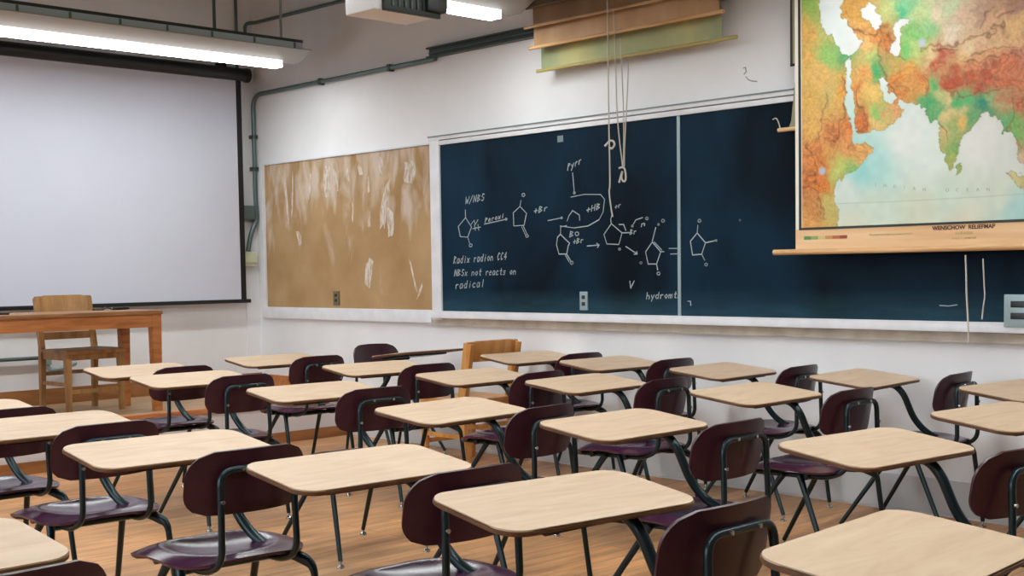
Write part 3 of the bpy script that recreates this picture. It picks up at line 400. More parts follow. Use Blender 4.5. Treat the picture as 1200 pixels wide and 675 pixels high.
c = thing('conduit_pipe', 'thin upper conduit bending down in the corner near the ceiling', 'pipe', (XW, 8.3, 3.27))
b = B(); tube(b, round_path([(5.70, YB-.03, 3.05), (5.70, YB-.03, 3.275), (5.76, YB-.09, 3.28), (5.76, 5.75, 3.24)], .09, 8), .014); onto(obj('pipe_run', b, M['pipe']), c)
c = thing('conduit_pipe', 'thin vertical conduit just right of the screen edge', 'pipe', (5.62, YB, 2.2))
b = B(); tube(b, [(5.625, YB-.02, 3.5), (5.625, YB-.02, 1.79)], .013); onto(obj('pipe_run', b, M['pipe']), c)
for z in (2.5, 2.12):
    b = B(); box(b, (5.625, YB-.018, z), (.045, .036, .03), None, .004); onto(obj('pipe_strap', b, M['plate']), c)
c = thing('junction_box', 'blue grey junction box in the corner right of the screen', 'box', (5.66, YB-.003, 1.74))
b = B(); box(b, (0, -.035, 0), (.13, .07, .115), None, .005); obj('box_body', b, M['boxgrey'], c)
b = B(); box(b, (0, -.0725, 0), (.115, .005, .1), None, .002); obj('box_cover', b, M['pipe'], c)
c = thing('junction_box', 'cream outlet box below the junction box in the corner', 'box', (5.672, YB-.003, 1.36))
b = B(); box(b, (0, -.03, 0), (.135, .06, .115), None, .006); obj('box_body', b, M['boxcream'], c)
b = B(); box(b, (0, -.063, -.03), (.12, .006, .012), None, .002); obj('box_seam', b, M['moulding'], c)
c = thing('heating_pipe', 'thin grey pipe low on the wall behind the table', 'pipe', (3, YB, .65))
b = B(); tube(b, [(XL, YB-.04, .652), (3.93, YB-.04, .652)], .014); onto(obj('pipe_run', b, M['pipe']), c)
b = B(); box(b, (3.94, YB-.04, .63), (.06, .06, .07), None, .012); onto(obj('pipe_valve', b, M['plate']), c)
b = B(); tube(b, smooth_path([(3.94, YB-.04, .6), (3.97, YB-.05, .56), (4.06, YB-.05, .57), (4.16, YB-.05, .60)]), .016); onto(obj('hose_end', b, M['plate']), c)

# ------------------------------------------------------------------ projection screen
ps = thing('projection_screen', 'large white pull-down projection screen with black border', 'projection screen', (4, YB-.1, 1.0))
SX0, SX1, SYP = 1.2, 5.60, YB-.10
b = B(); tube(b, [(SX0-.1, SYP, 2.845), (SX1+.045, SYP, 2.845)], .052, 18); onto(obj('roller_case', b, M['black']), ps)
b = B(); tube(b, [(SX1+.045, SYP, 2.845), (SX1+.075, SYP, 2.845)], .058, 18); onto(obj('end_cap', b, M['black']), ps)
b = B(); bx(b, SX0, SX1, SYP-.002, SYP+.002, 1.03, 2.845); sheet = onto(obj('screen_sheet', b, M['screen']), ps)
b = B(); bx(b, SX1-.045, SX1+.002, SYP-.0035, SYP+.0035, 1.03, 2.80); bx(b, SX0, SX0+.045, SYP-.0035, SYP+.0035, 1.03, 2.80); onto(obj('black_border', b, M['blackmatte']), ps)
b = B(); bx(b, SX0-.05, SX1+.04, SYP-.014, SYP+.014, 1.005, 1.035, .004); onto(obj('bottom_bar', b, M['black']), ps)
for x in (SX0+.3, SX1-.15):
    b = B(); bx(b, x-.02, x+.02, SYP-.01, YB-.003, 2.88, 2.93); onto(obj('wall_bracket', b, M['black']), ps)

# ------------------------------------------------------------------ lights
def light_fixture(y, x1, label, x0=.3):
    t = thing('pendant_light', label, 'ceiling light', (x1, y, 2.755), 0, None)
    L = x1-x0
    b = B(); bx(b, -L, 0, -.05, .05, 0, .048); lens = obj('lens', b, [M['lensside'], M['lens']], t)
    for p in lens.data.polygons:
        if p.normal.z < -.9: p.material_index = 1
    b = B()   # grey enamel wings, wider at the top
    pts = [(-.055, .048), (.055, .048), (.19, .115), (.19, .122), (-.19, .122), (-.19, .115)]
    va = [b.verts.new((-L-.16, p, q)) for p, q in pts]; vb = [b.verts.new((.16, p, q)) for p, q in pts]
    b.faces.new(va[::-1]); b.faces.new(vb)
    for i in range(6): b.faces.new((va[i], va[(i+1) % 6], vb[(i+1) % 6], vb[i]))
    obj('housing', b, M['fixture'], t)
    b = B(); bx(b, -L-.09, .09, -.18, .18, .123, .165); louv = obj('louvre_strip', b, M['fixtureslot'], t)
    x = .02
    while x > -L:
        b = B(); bx(b, x-.008, x+.008, -.185, .185, .1225, .162); obj('louvre_rib', b, M['pipe'], louv); x -= .34
    b = B(); bx(b, -L-.1, .1, -.172, .172, .166, .188); obj('top_channel', b, M['fixturedark'], t)
    for i, x in enumerate((.06, -.50, -L+.4)):
        b = B(); tube(b, [(x, .05, .18), (x, .05, ZC-2.755)], .010 if i != 1 else .012); rod = obj('hanging_rod', b, M['fixture'] if i != 1 else M['pipe'], t)
        b = B(); box(b, (x, .05, .205), (.075, .075, .035), None, .006); obj('rod_clamp', b, M['fixturedark'], rod)
    return t
light_fixture(7.98, 5.33, 'long fluorescent pendant light hanging before the projection screen')
light_fixture(5.64, 5.33, 'fluorescent pendant light hanging behind the projector')
light_fixture(3.28, 5.33, 'fluorescent pendant light hanging over the middle desks')
light_fixture(.92, 5.33, 'fluorescent pendant light hanging over the nearest desks')

pj = thing('projector', 'white projector with shadow painted on its vent side, hanging beside a light', 'projector', (3.70, 4.62, 2.41))
b = B(); bx(b, -.17, .19, -.10, .12, 0, .125, .012); obj('projector_body', b, M['projwhite'], pj)
b = B(); bx(b, -.13, .20, -.122, -.101, -.004, .13, .004); vent = obj('shaded_vent_panel', b, M['black'], pj)  # vent side lies in shadow; the shade is put in as black
b = B()
for k in range(7): bx(b, -.09+k*.036, -.078+k*.036, -.128, -.121, .02, .11)
obj('vent_fin', b, M['pipedark'], vent)
b = B(); bx(b, .10, .22, -.15, -.10, .02, .12, .01); obj('cable_block', b, M['black'], pj)
b = B(); tube(b, [(-.171, .04, .085), (-.20, .05, .085)], .012, 12); obj('adjustment_knob', b, M['black'], pj)
b = B(); tube(b, [(.0, .0, .125), (0, 0, ZC-2.41)], .022, 14); obj('mounting_pole', b, M['fixturedark'], pj)
b = B(); box(b, (0, 0, .135), (.2, .16, .02), None, .004); obj('mounting_plate', b, M['fixturedark'], pj)
b = B(); tube(b, smooth_path([(.14, -.13, .12), (.17, -.14, .2), (.1, -.1, .26), (.03, -.03, .4)]), .006, 6); obj('cable', b, M['black'], pj)

# ------------------------------------------------------------------ wall maps
def sheet_mesh(x, y0, y1, z0, z1, amp=.004, ph=0):
    b = B(); ny, nz = 24, 16; g = []
    for i in range(ny+1):
        row = []
        for j in range(nz+1):
            y = y0+(y1-y0)*i/ny; z = z0+(z1-z0)*j/nz
            row.append(b.verts.new((x+amp*math.sin(3*y+2*z+ph), y, z)))
        g.append(row)
    for i in range(ny):
        for j in range(nz): b.faces.new((g[i][j], g[i+1][j], g[i+1][j+1], g[i][j+1]))
    bmesh.ops.recalc_face_normals(b, faces=b.faces); bmesh.ops.solidify(b, geom=b.faces[:], thickness=.0015)
    return b
def hung_map(x, y0, y1, z0, ry0, ry1, m, mr, label, rr=.011, zt=3.02, part='map_sheet'):
    t = thing('rolled_map', label, 'wall map', (x, (y0+y1)/2, z0), 0, None)
    onto(obj(part, sheet_mesh(x, y0, y1, z0, zt, .003, x*9), m), t)
    b = B(); tube(b, [(x, ry0, z0), (x, ry1, z0)], rr, 12, None, .8); onto(obj('bottom_rod', b, mr), t)
    b = B(); tube(b, [(x, y0-.05, zt+.02), (x, y1+.05, zt+.02)], .025, 14); onto(obj('spring_roller', b, M['rod']), t)
    for yy in (y0-.04, y1+.04):
        b = B(); bx(b, x-.02, XW-.002, yy-.006, yy+.006, zt-.01, zt+.05); onto(obj('roller_bracket', b, M['pipedark']), t)
    return t
hung_map(5.68, 4.22, 5.60, 2.478, 4.12, 5.645, M['sheetolive'], M['rodolive'], 'olive rolled map lowest of the stack above the chalkboard', zt=3.00)
hung_map(5.60, 4.175, 5.585, 2.608, 4.149, 5.63, M['sheettan'], M['rod'], 'tan rolled map just above the olive one', zt=3.08)
hung_map(5.545, 4.1, 5.536, 2.724, 4.05, 5.615, M['sheetbrown'], M['sheettan'], 'brown rolled map third from the bottom of the stack', zt=3.16, rr=.009)
hung_map(5.507, 4.05, 5.535, 2.832, 4.0, 5.56, M['sheetdark'], M['sheetdark'], 'dark brown rolled map topmost of the stack above the chalkboard', zt=3.24)
def cord(name, label, paths, r=.0035, grp=None):
    b = B()
    b2 = None
    t = None
    for i, p in enumerate(paths):
        x = {'a': 5.43, 'b': 5.50, 'c': 5.57, 'd': 5.64, 'knot': 5.57, 'loop': 5.43, 'm1': 5.62, 'm2': 5.62}[p]
        tube(b, smooth_path([(x, y, z) for y, z in CORDS[p]], 5), r*(1.5 if p in ('knot', 'loop') else 1), 7)
    return tag(obj(name, b, M['cord']), label, 'cord', grp)
cord('pull_cord', 'longest pull cord hanging from the map stack down the chalkboard', ['a', 'loop'], .0042)
cord('pull_cord', 'three pull cords knotted together beside the longest cord', ['b', 'c', 'd', 'knot'], .0038)

wm = thing('world_map', 'colourful relief wall map of Asia hanging over the chalkboard', 'wall map', (5.635, 2.65, 1.31))
MY0, MY1, MZ0, MZ1 = 1.58, 3.724, 1.325, 2.98
PY0, PY1, PZ0, PZ1 = 1.62, 3.683, 1.436, 2.9   # printed area
def inside(px, pz, poly):
    r = np.zeros(px.shape, bool); n = len(poly)
    for i in range(n):
        y0, z0 = poly[i]; y1, z1 = poly[(i+1) % n]
        if z0 == z1: continue
        c = ((z0 > pz) != (z1 > pz)) & (px < (y1-y0)*(pz-z0)/(z1-z0)+y0); r ^= c
    return r
def dist(px, pz, poly, closed=True):
    d = np.full(px.shape, 9.); n = len(poly)
    for i in range(n if closed else n-1):
        a = np.array(poly[i]); c = np.array(poly[(i+1) % n]); ab = c-a
        t = np.clip(((px-a[0])*ab[0]+(pz-a[1])*ab[1])/(ab@ab+1e-9), 0, 1)
        d = np.minimum(d, np.hypot(px-a[0]-t*ab[0], pz-a[1]-t*ab[1]))
    return d
def vnoise(px, pz, s, seed):
    g = np.random.default_rng(seed).random((256, 256)); x = px*s+50; z = pz*s+50
    xi = np.floor(x).astype(int); zi = np.floor(z).astype(int); fx = x-xi; fz = z-zi
    fx = fx*fx*(3-2*fx); fz = fz*fz*(3-2*fz); G = lambda i, j: g[i % 256, j % 256]
    return (G(xi, zi)*(1-fx)+G(xi+1, zi)*fx)*(1-fz)+(G(xi, zi+1)*(1-fx)+G(xi+1, zi+1)*fx)*fz
def idw(px, pz, pts, p=3.2):
    w = np.zeros(px.shape); c = np.zeros(px.shape+(3,))
    for y, z, r, g, bb in pts:
        k = 1/((px-y)**2+(pz-z)**2+2e-4)**(p/2); w += k; c += k[..., None]*np.array((r, g, bb))
    return c/w[..., None]
def build_map():
    st = .0042; ny, nz = int((PY1-PY0)/st), int((PZ1-PZ0)/st)
    Y, Z = np.meshgrid(np.linspace(PY0, PY1, ny), np.linspace(PZ0, PZ1, nz), indexing='ij')
    Yw = Y+(vnoise(Y, Z, 40, 1)-.5)*.022+(vnoise(Y, Z, 90, 2)-.5)*.01; Zw = Z+(vnoise(Y, Z, 40, 3)-.5)*.022+(vnoise(Y, Z, 90, 4)-.5)*.01
    sea = np.zeros(Y.shape, bool); dc = np.full(Y.shape, 9.)
    for p in SEAS: sea |= inside(Yw, Zw, p); dc = np.minimum(dc, dist(Yw, Zw, p))
    for p in ISLES: sea &= ~inside(Yw, Zw, p); dc = np.minimum(dc, dist(Yw, Zw, p))
    Ys = Y+(vnoise(Y, Z, 12, 5)-.5)*.07+(vnoise(Y, Z, 45, 15)-.5)*.03; Zs = Z+(vnoise(Y, Z, 12, 6)-.5)*.07+(vnoise(Y, Z, 45, 16)-.5)*.03
    land = idw(Ys, Zs, LANDC)
    # relief: streaky fine ridges printed brown
    n1 = np.abs(vnoise(Ys, Zs, 34, 7)-.5)*2; n2 = np.abs(vnoise(Ys*1.4, Zs, 78, 8)-.5)*2; n3 = vnoise(Y, Z, 120, 9)
    rel = np.clip(1-n1*3.2, 0, 1)*.55+np.clip(1-n2*2.6, 0, 1)*.4
    warm = np.clip((land[..., 0]-land[..., 1]-20)/60, .25, 1.2)
    rd = np.full(Y.shape, 9.)
    for p in RIDGES: rd = np.minimum(rd, dist(Ys, Zs, p, False))
    line = np.clip(1-rd/.008, 0, 1)*.55
    k = np.clip(rel*warm*.62+line, 0, .85)[..., None]
    land = land*(1-k)+np.array((120, 78, 52))*k; land += (n3[..., None]-.5)*18
    sc = idw(Y, Z, SEAC, 3); sc += (vnoise(Y, Z, 30, 11)[..., None]-.5)*8
    lat = np.clip(1-np.abs(Z-(1.545+.02*(Y-2.95)**2))/.004, 0, 1)[..., None]*.25; sc = sc*(1-lat)+np.array((110, 130, 125))*lat
    rgb = np.where(sea[..., None], sc, land)
    cl = (np.clip(1-dc/.006, 0, 1)*np.where(sea, .12, .42))[..., None]
    rgb = rgb*(1-cl)+np.array((110, 100, 80))*cl
    lk = np.clip(1-np.hypot(Y-3.565, Z-1.72)/.026, 0, 1)[..., None]; lk = np.clip(lk*2, 0, 1); rgb = rgb*(1-lk)+np.array((178, 184, 205))*lk
    lk = np.clip(1-np.hypot((Y-3.02)*1.2, Z-2.29)/.03, 0, 1)[..., None]; lk = np.clip(lk*1.6, 0, 1); rgb = rgb*(1-lk)+np.array((190, 196, 215))*lk
    c = np.clip(rgb/255, 0, 1)
    lin = np.where(c <= .04045, c/12.92, ((c+.055)/1.055)**2.4)
    X = 5.6325+.004*np.sin(3*Y+2*Z+.4)
    me = bpy.data.meshes.new('printed_map')
    co = np.stack([X, Y, Z], -1).reshape(-1, 3)
    idx = np.arange(ny*nz).reshape(ny, nz)
    f = np.stack([idx[:-1, :-1], idx[:-1, 1:], idx[1:, 1:], idx[1:, :-1]], -1).reshape(-1, 4)
    me.vertices.add(len(co)); me.vertices.foreach_set('co', co.ravel())
    me.loops.add(f.size); me.loops.foreach_set('vertex_index', f.ravel().astype(np.int32))
    me.polygons.add(len(f)); me.polygons.foreach_set('loop_start', (np.arange(len(f))*4).astype(np.int32))
    me.update(calc_edges=True); me.validate()
    at = me.color_attributes.new('print', 'FLOAT_COLOR', 'POINT')
    at.data.foreach_set('color', np.concatenate([lin.reshape(-1, 3), np.ones((len(co), 1))], 1).ravel().astype(np.float32))
    me.materials.append(M['map']); me.polygons.foreach_set('use_smooth', [True]*len(me.polygons))
    o = bpy.data.objects.new('printed_map', me); COL.objects.link(o); return o
onto(build_map(), wm)
def wav(y, z): return 5.635+.004*math.sin(3*y+2*z+.4)
def wav_sheet(y0, y1, z0, z1, dx, m, name, ny=24, nz=16):
    b = B(); g = [[b.verts.new((wav(y0+(y1-y0)*i/ny, z0+(z1-z0)*j/nz)+dx, y0+(y1-y0)*i/ny, z0+(z1-z0)*j/nz)) for j in range(nz+1)] for i in range(ny+1)]
    for i in range(ny):
        for j in range(nz): b.faces.new((g[i][j], g[i+1][j], g[i+1][j+1], g[i][j+1]))
    bmesh.ops.recalc_face_normals(b, faces=b.faces); bmesh.ops.solidify(b, geom=b.faces[:], thickness=.0012)
    return onto(obj(name, b, m), wm)
wav_sheet(MY0, MY1, 1.425, MZ1, .0, M['canvas'], 'map_canvas')
wav_sheet(MY0, MY1, MZ0, 1.427, -.0005, M['mapfoot'], 'map_foot', 24, 3)
wav_sheet(3.688, 3.703, 1.428, MZ1, -.0025, M['ink'], 'border_line', 1, 16)
wav_sheet(MY0, 3.703, 1.424, 1.436, -.0030, M['ink'], 'border_line', 24, 1)
b = B(); tube(b, [(5.635, 1.45, 1.312), (5.635, 3.856, 1.312)], .015, 14); onto(obj('bottom_rod', b, M['rod']), wm)
b = B(); tube(b, [(5.635, 1.5, 3.0), (5.635, 3.89, 3.0)], .03, 14); onto(obj('spring_roller', b, M['rod']), wm)
for yy in (1.52, 3.87):
    b = B(); bx(b, 5.60, XW-.002, yy-.006, yy+.006, 2.96, 3.05); onto(obj('roller_bracket', b, M['pipedark']), wm)
for i in range(6):
    cc = [(96, 140, 84), (150, 160, 96), (206, 186, 120), (196, 140, 84), (180, 100, 60), (150, 66, 44)][i]
    m_ = mat('legend_%d' % i, srgb(*cc), .6)
    y1 = 3.673-i*.042
    b = B(); bx(b, wav(y1, 1.38)-.0030, wav(y1, 1.38)-.0012, y1-.042, y1, 1.374, 1.391); onto(obj('legend_swatch', b, m_), wm)
def lettering(txt, y, z, size, m, x=None, sp=1.0, bold=0.0):
    cu = bpy.data.curves.new('lettering', 'FONT'); cu.body = txt; cu.size = size; cu.align_x = 'CENTER'; cu.align_y = 'CENTER'; cu.space_character = sp; cu.offset = bold; cu.extrude = .0003
    cu.materials.append(m); tmp = bpy.data.objects.new('tmp', cu); COL.objects.link(tmp); bpy.context.view_layer.update()
    me = bpy.data.meshes.new_from_object(tmp.evaluated_get(bpy.context.evaluated_depsgraph_get())); bpy.data.objects.remove(tmp); bpy.data.curves.remove(cu)
    o = bpy.data.objects.new('lettering', me); COL.objects.link(o)
    o.matrix_world = Matrix.Translation((x if x else wav(y, z)-.0032, y, z)) @ Matrix(((0, 0, -1, 0), (-1, 0, 0, 0), (0, 1, 0, 0), (0, 0, 0, 1)))
    return onto(o, wm)
lettering('WENSCHOW  RELIEFMAP', 2.805, 1.4085, .027, M['inkbrown'], sp=1.0, bold=.0008)
lettering('EURASIA', 2.80, 1.381, .021, M['rodolive'], sp=1.1)
lettering('SCALE  1 : 10 000 000', 2.80, 1.358, .013, M['rodolive'])
lettering('The heights and depths are shown in metres', 3.18, 1.388, .013, M['rodolive'])
for i, ch in enumerate('INDIAN'): lettering(ch, 3.263-i*.052, 1.634-i*.008, .022, M['inkgrey'])
for i, ch in enumerate('OCEAN'): lettering(ch, 2.885-i*.05, 1.585-.002*i, .022, M['inkgrey'])

bm_ = thing('rolled_map', 'old cloth map edge with dark border peeping out behind the relief map', 'wall map', (5.67, 3, 2.28))
onto(obj('map_sheet', sheet_mesh(5.67, 1.8, 3.765, 2.285, 3.05, .002), M['sheetgrey']), bm_)
b = B(); bx(b, 5.667, 5.673, 3.762, 3.776, 2.275, 2.955); bx(b, 5.667, 5.673, 1.8, 3.776, 2.275, 2.288); onto(obj('dark_border', b, M['ink']), bm_)
b = B(); tube(b, [(5.67, 1.7, 3.06), (5.67, 3.84, 3.06)], .022, 12); onto(obj('spring_roller', b, M['rod']), bm_)
bm_ = thing('rolled_map', 'hidden map whose wooden rod end sticks out left of the relief map', 'wall map', (5.71, 3, 1.96))
b = B()
q = [(5.712, 3.79, 2.995), (5.712, 3.775, 2.22), (5.712, 3.80, 2.0), (5.712, 3.815, 1.965), (5.712, 2.0, 1.965), (5.712, 2.0, 3.0)]
f = b.faces.new([b.verts.new(v) for v in q]); b.normal_update(); bmesh.ops.solidify(b, geom=[f], thickness=.0015)
onto(obj('map_sheet', b, M['sheetgrey']), bm_)
b = B(); tube(b, [(5.71, 1.9, 1.958), (5.71, 3.878, 1.958)], .0115, 12); onto(obj('bottom_rod', b, M['rod']), bm_)
b = B(); tube(b, smooth_path([(5.70, 3.86, 1.965), (5.69, 3.865, 2.0), (5.69, 3.88, 2.02), (5.69, 3.90, 2.015)]), .003, 6); onto(obj('string_end', b, M['cord']), bm_)
b = B(); tube(b, [(5.71, 1.9, 3.02), (5.71, 3.85, 3.02)], .02, 12); onto(obj('spring_roller', b, M['rod']), bm_)
cord('pull_cord', 'long pull cord below the relief map reaching the chalk tray', ['m1'], .0042)
cord('pull_cord', 'short pull cord below the relief map beside the long one', ['m2'], .0034)

# ------------------------------------------------------------------ student desks
TW, TD, TR, TT, TZ = .591, .335, .068, math.radians(6.82), .705
def rrect(w, d, r, n=8):
    p = []
    for cx, cy, a0 in ((w/2-r, d/2-r, 0), (-w/2+r, d/2-r, 90), (-w/2+r, -d/2+r, 180), (w/2-r, -d/2+r, 270)):
        for i in range(n+1):
            a = math.radians(a0+90*i/n); p.append((cx+r*math.cos(a), cy+r*math.sin(a)))
    return p
def shell(fn, nu, nv, th):
    b = B(); g = [[b.verts.new(fn(-1+2*i/nu, -1+2*j/nv)) for j in range(nv+1)] for i in range(nu+1)]
    for i in range(nu):
        for j in range(nv): b.faces.new((g[i][j], g[i+1][j], g[i+1][j+1], g[i][j+1]))
    bmesh.ops.recalc_face_normals(b, faces=b.faces)
    bmesh.ops.solidify(b, geom=b.faces[:], thickness=th)
    return b
def corner_scale(t, half, r):
    """how far a rounded rectangle's side pulls in at t (distance from centre) near its end"""
    e = abs(t)-(half-r)
    return 0 if e <= 0 else r-math.sqrt(max(r*r-e*e, 0))
CX = .03   # chair sits a little left of the tablet's middle
def back_fn(u, v):
    h, w = .088, .195
    z = h*v; r = .074 if v > 0 else .06
    half = w-corner_scale(z, h, r)
    x = half*u
    crown = .008*(1-(x/w)**2)*(1 if v > 0 else -.3)*abs(v)
    y = -.462+.052*(x/w)**2-.17*z
    return (CX+x, y, .650+z+crown)
def seat_fn(u, v):
    hy, w = .205, .22
    yy = hy*v; half = w-corner_scale(yy, hy, .085 if v > 0 else .13)
    x = half*u
    r = ((abs(x)/w)**2.6+abs(v)**2.6)**(1/2.6)
    if r < .74: z = -.022*(1-(r/.74)**2)**.8
    else: z = -.10*(r-.74)**1.3
    z += .438+.008*(x/w)**2
    if v > .72: z -= .030*((v-.72)/.28)**2
    if v < -.7: z += .012*((-v-.7)/.3)**2
    return (CX+x, -.245+yy, z)
def make_desk(label, group):
    t = thing('student_desk', label, 'desk', (0, 0, 0), 0, group)
    tilt = Matrix.Translation((0, 0, TZ)) @ Matrix.Rotation(TT, 4, 'X')
    b = B(); prism(b, rrect(TW-.006, TD-.006, TR-.003), -.004, 0, tilt); top = obj('tabletop', b, M['laminate'], t)
    b = B(); prism(b, rrect(TW, TD, TR), -.015, -.0022, tilt)
    es = [e for e in b.edges if len(e.link_faces) == 2 and any(len(f.verts) > 6 for f in e.link_faces)]
    bmesh.ops.bevel(b, geom=es, offset=.003, segments=2, affect='EDGES'); obj('edge_band', b, M['edge'], top)
    # steel bracket and pedestal carrying the tablet
    b = B(); prism(b, [(-.2, -.13), (.2, -.13), (.16, .1), (-.16, .1)], -.028, -.015, tilt); obj('tablet_bracket', b, M['steel'], t)
    ped = round_path([(.085, .0, .676), (.09, -.11, .666), (.095, -.15, .625), (.122, -.19, .50), (.15, -.26, .425), (.20, -.37, .398), (.234, -.42, .372)], .06, 6)
    b = B(); tube(b, ped, .0155, 14); obj('pedestal', b, M['steel'], t)
    obj('backrest', shell(back_fn, 24, 14, .010), M['maroon'], t, 50)
    obj('seat', shell(seat_fn, 34, 30, .009), M['seat'], t, 50)
    yb = -.479
    path = [(CX-.125, .0, .385), (CX-.125, -.40, .392), (CX-.122, yb-.004, .43), (CX-.118, yb, .60), (CX-.118, yb+.003, .692),
            (CX+.118, yb+.003, .692), (CX+.118, yb, .60), (CX+.122, yb-.004, .43), (CX+.125, -.40, .392), (CX+.125, .0, .385)]
    b = B(); tube(b, round_path(path, .075, 7), .0100, 12)
    fr = obj('back_tube', b, M['steel'], t)
    for x in (-.05, .05):
        b = B(); tube(b, [(CX+x, yb-.005, .693), (CX+x, yb-.012, .693)], .0055, 10); obj('bolt', b, M['chrome'], fr)
    for sx in (-1, 1):
        b = B(); tube(b, [(CX+sx*.118, yb-.008, .605), (CX+sx*.118, yb-.014, .605)], .006, 10); obj('bolt', b, M['chrome'], fr)
    b = B(); tube(b, [(CX-.15, -.12, .388), (CX+.15, -.12, .388)], .0125, 10); obj('seat_rail', b, M['steel'], t)
    b = B(); tube(b, [(CX-.15, -.31, .390), (CX+.15, -.31, .390)], .0125, 10); obj('seat_rail', b, M['steel'], t)
    for sx in (-1, 1):
        for (ya, yf) in ((-.285, -.47), (-.205, .03)):
            a = Vector((CX+sx*.15, ya, .392)); f = Vector((CX+sx*.225, yf, .028))
            k = a+(f-a).normalized()*.05
            pts = [a, k, f] if not (sx == 1 and yf < 0) else round_path([(CX+.175, -.37, .397), (CX+.207, -.43, .375), tuple(f)], .05, 6)
            b = B(); tube(b, pts, .0145 if len(pts) == 3 else .0175, 12, .0100); lg = obj('leg', b, M['steel'], t)
            b = B(); lathe(b, [(.004, .034), (.006, .024), (.007, .014), (.016, .008), (.017, .0)][::-1], (f.x, f.y, 0), 12); obj('glide', b, M['chrome'], lg)
    return t
colname = ['in the row beside the chalkboard wall', 'in the second row from the chalkboard wall', 'in the third row from the chalkboard wall', 'in the fourth row from the chalkboard wall']
ordn = ['nearest', 'second nearest', 'third nearest', 'fourth nearest', 'fifth nearest', 'farthest']
rows = [[(5.251, 2.328, -.10), (5.381, 3.167, .087), (5.346, 3.971, .055), (5.403, 4.796, -.035), (5.483, 5.544, -.061)],
        [(4.327, 1.969, -.085), (4.463, 3.142, .023), (4.385, 4.05, .05), (4.322, 4.768, .024), (4.372, 5.629, -.053), (4.396, 6.687, -.04)],
        [(3.356, 1.933, -.095), (3.301, 2.871, .01), (3.211, 3.673, .096), (3.337, 4.754, -.058), (3.331, 5.841, -.017), (3.449, 6.616, -.019)],
        [(2.160, 1.184, .066), (2.130, 2.038, .005), (2.114, 2.805, -.041), (1.943, 3.560, -.043), (1.949, 4.460, -.021), (1.908, 5.198, .007)]]
extra = {(0, 0): 'cut by the right photo edge', (3, 0): 'its top cut by the lower right photo corner', (0, 4): 'overlapping the honey wooden chair', (1, 5): 'close to the stage', (2, 5): 'in front of the wooden chair on stage', (3, 5): 'cut by the left photo edge'}
proto = None
for ci, row in enumerate(rows):
    for ri, (x, y, a) in enumerate(row):
        o_ = ordn[ri]
        lab = 'maroon tablet desk %s, %s to the camera' % (colname[ci], o_)
        if (ci, ri) in extra: lab = 'maroon tablet desk %s, %s one, %s' % (colname[ci], o_, extra[(ci, ri)])
        lab = ' '.join(lab.split()[:16])
        g = 'maroon chairs with tablet desks'
        if proto is None:
            proto = make_desk(lab, g); proto.location = (x, y, 0); proto.rotation_euler = (0, 0, a)
        else: dup(proto, (x, y, 0), a, lab, g)
for o in bpy.data.objects:     # one tablet has worked loose and sits twisted on its post
    if o.parent and o.parent.name.startswith('student_desk') and (o.parent.location - Vector((2.130, 2.038, 0))).length < .01 and o.name.startswith('tabletop'): o.rotation_euler = (0, 0, -.125)
dup(proto, (.81, 2.56, 0), .02, 'maroon tablet desk alone at the lower left photo edge', 'maroon chairs with tablet desks')
dup(proto, (5.36, 6.47, 0), PI+.0, 'maroon tablet desk turned around to face the camera', 'maroon chairs with tablet desks')

# ------------------------------------------------------------------ wooden chairs and table
def wooden_chair(label, loc, rz, m, w=.43, d=.40, hs=.435, hb=.80, wide_post=False, rail_low=True):
    t = thing('wooden_chair', label, 'chair', loc, rz)
    # faces local +Y; back at y=-d/2
    pw = .035; pd = .07 if wide_post else .038
    for sx in (-1, 1):
        b = B(); x = sx*(w/2-pw/2)
        bar(b, (x, -d/2, 0), (x, -d/2+.02, hs), .032, .034, .036, .044, (0, 1, 0)); bar(b, (x, -d/2+.02, hs-.005), (x, -d/2-.045, hb-.012), .036, pd*.9, .030, pd, (0, 1, 0))
        obj('rear_leg', b, m, t, 25)
        b = B(); bar(b, (x, d/2-.03, 0), (x, d/2-.03, hs-.02), .03, .03, .042, .042, (0, 1, 0)); obj('front_leg', b, m, t, 25)
    # saddle seat
    def sf(u, v):
        return (u*(w/2+.005)*(1-.04*(v < 0)*-v), v*d/2+.01, hs-.006*max(0, 1-u*u)*(1-v*v)-.006*(max(abs(v)-.85, 0)/.15)**2)
    obj('seat', shell(sf, 16, 12, .024), m, t, 50)
    b = B()
    for y in (d/2-.03, -d/2+.03): bar(b, (-w/2+.03, y, hs-.045), (w/2-.03, y, hs-.045), .02, .05)
    for sx in (-1, 1): bar(b, (sx*(w/2-.02), -d/2+.02, hs-.045), (sx*(w/2-.02), d/2-.04, hs-.045), .02, .05)
    obj('seat_apron', b, m, t)
    # crest rail, bowed backwards, with a shallow arched top
    def cf(u, v):
        h = .062
        return (u*(w/2-.004), -d/2-.034-.028*(1-u*u)-.012*v, hb-h-.004+h*v*(1 if v < 0 else 1)+(.006*(1 if abs(u) < .68 else 0) if v > .8 else 0))
    obj('crest_rail', shell(cf, 24, 8, .018), m, t, 50)
    if rail_low:
        b = B(); bar(b, (-w/2+.03, -d/2-.006, hs+.085), (w/2-.03, -d/2-.006, hs+.085), .018, .05); obj('lower_rail', b, m, t)
    for z, y in ((.16, None), (.21, None)):
        pass
    for sx in (-1, 1):
        b = B(); bar(b, (sx*(w/2-.018), -d/2+.01, .20), (sx*(w/2-.018), d/2-.03, .20), .018, .026); obj('stretcher', b, m, t)
    b = B(); bar(b, (-w/2+.03, d/2-.03, .15), (w/2-.03, d/2-.03, .15), .018, .028); obj('stretcher', b, m, t)
    b = B(); bar(b, (-w/2+.03, -d/2+.01, .26), (w/2-.03, -d/2+.01, .26), .018, .026); obj('stretcher', b, m, t)
    return t
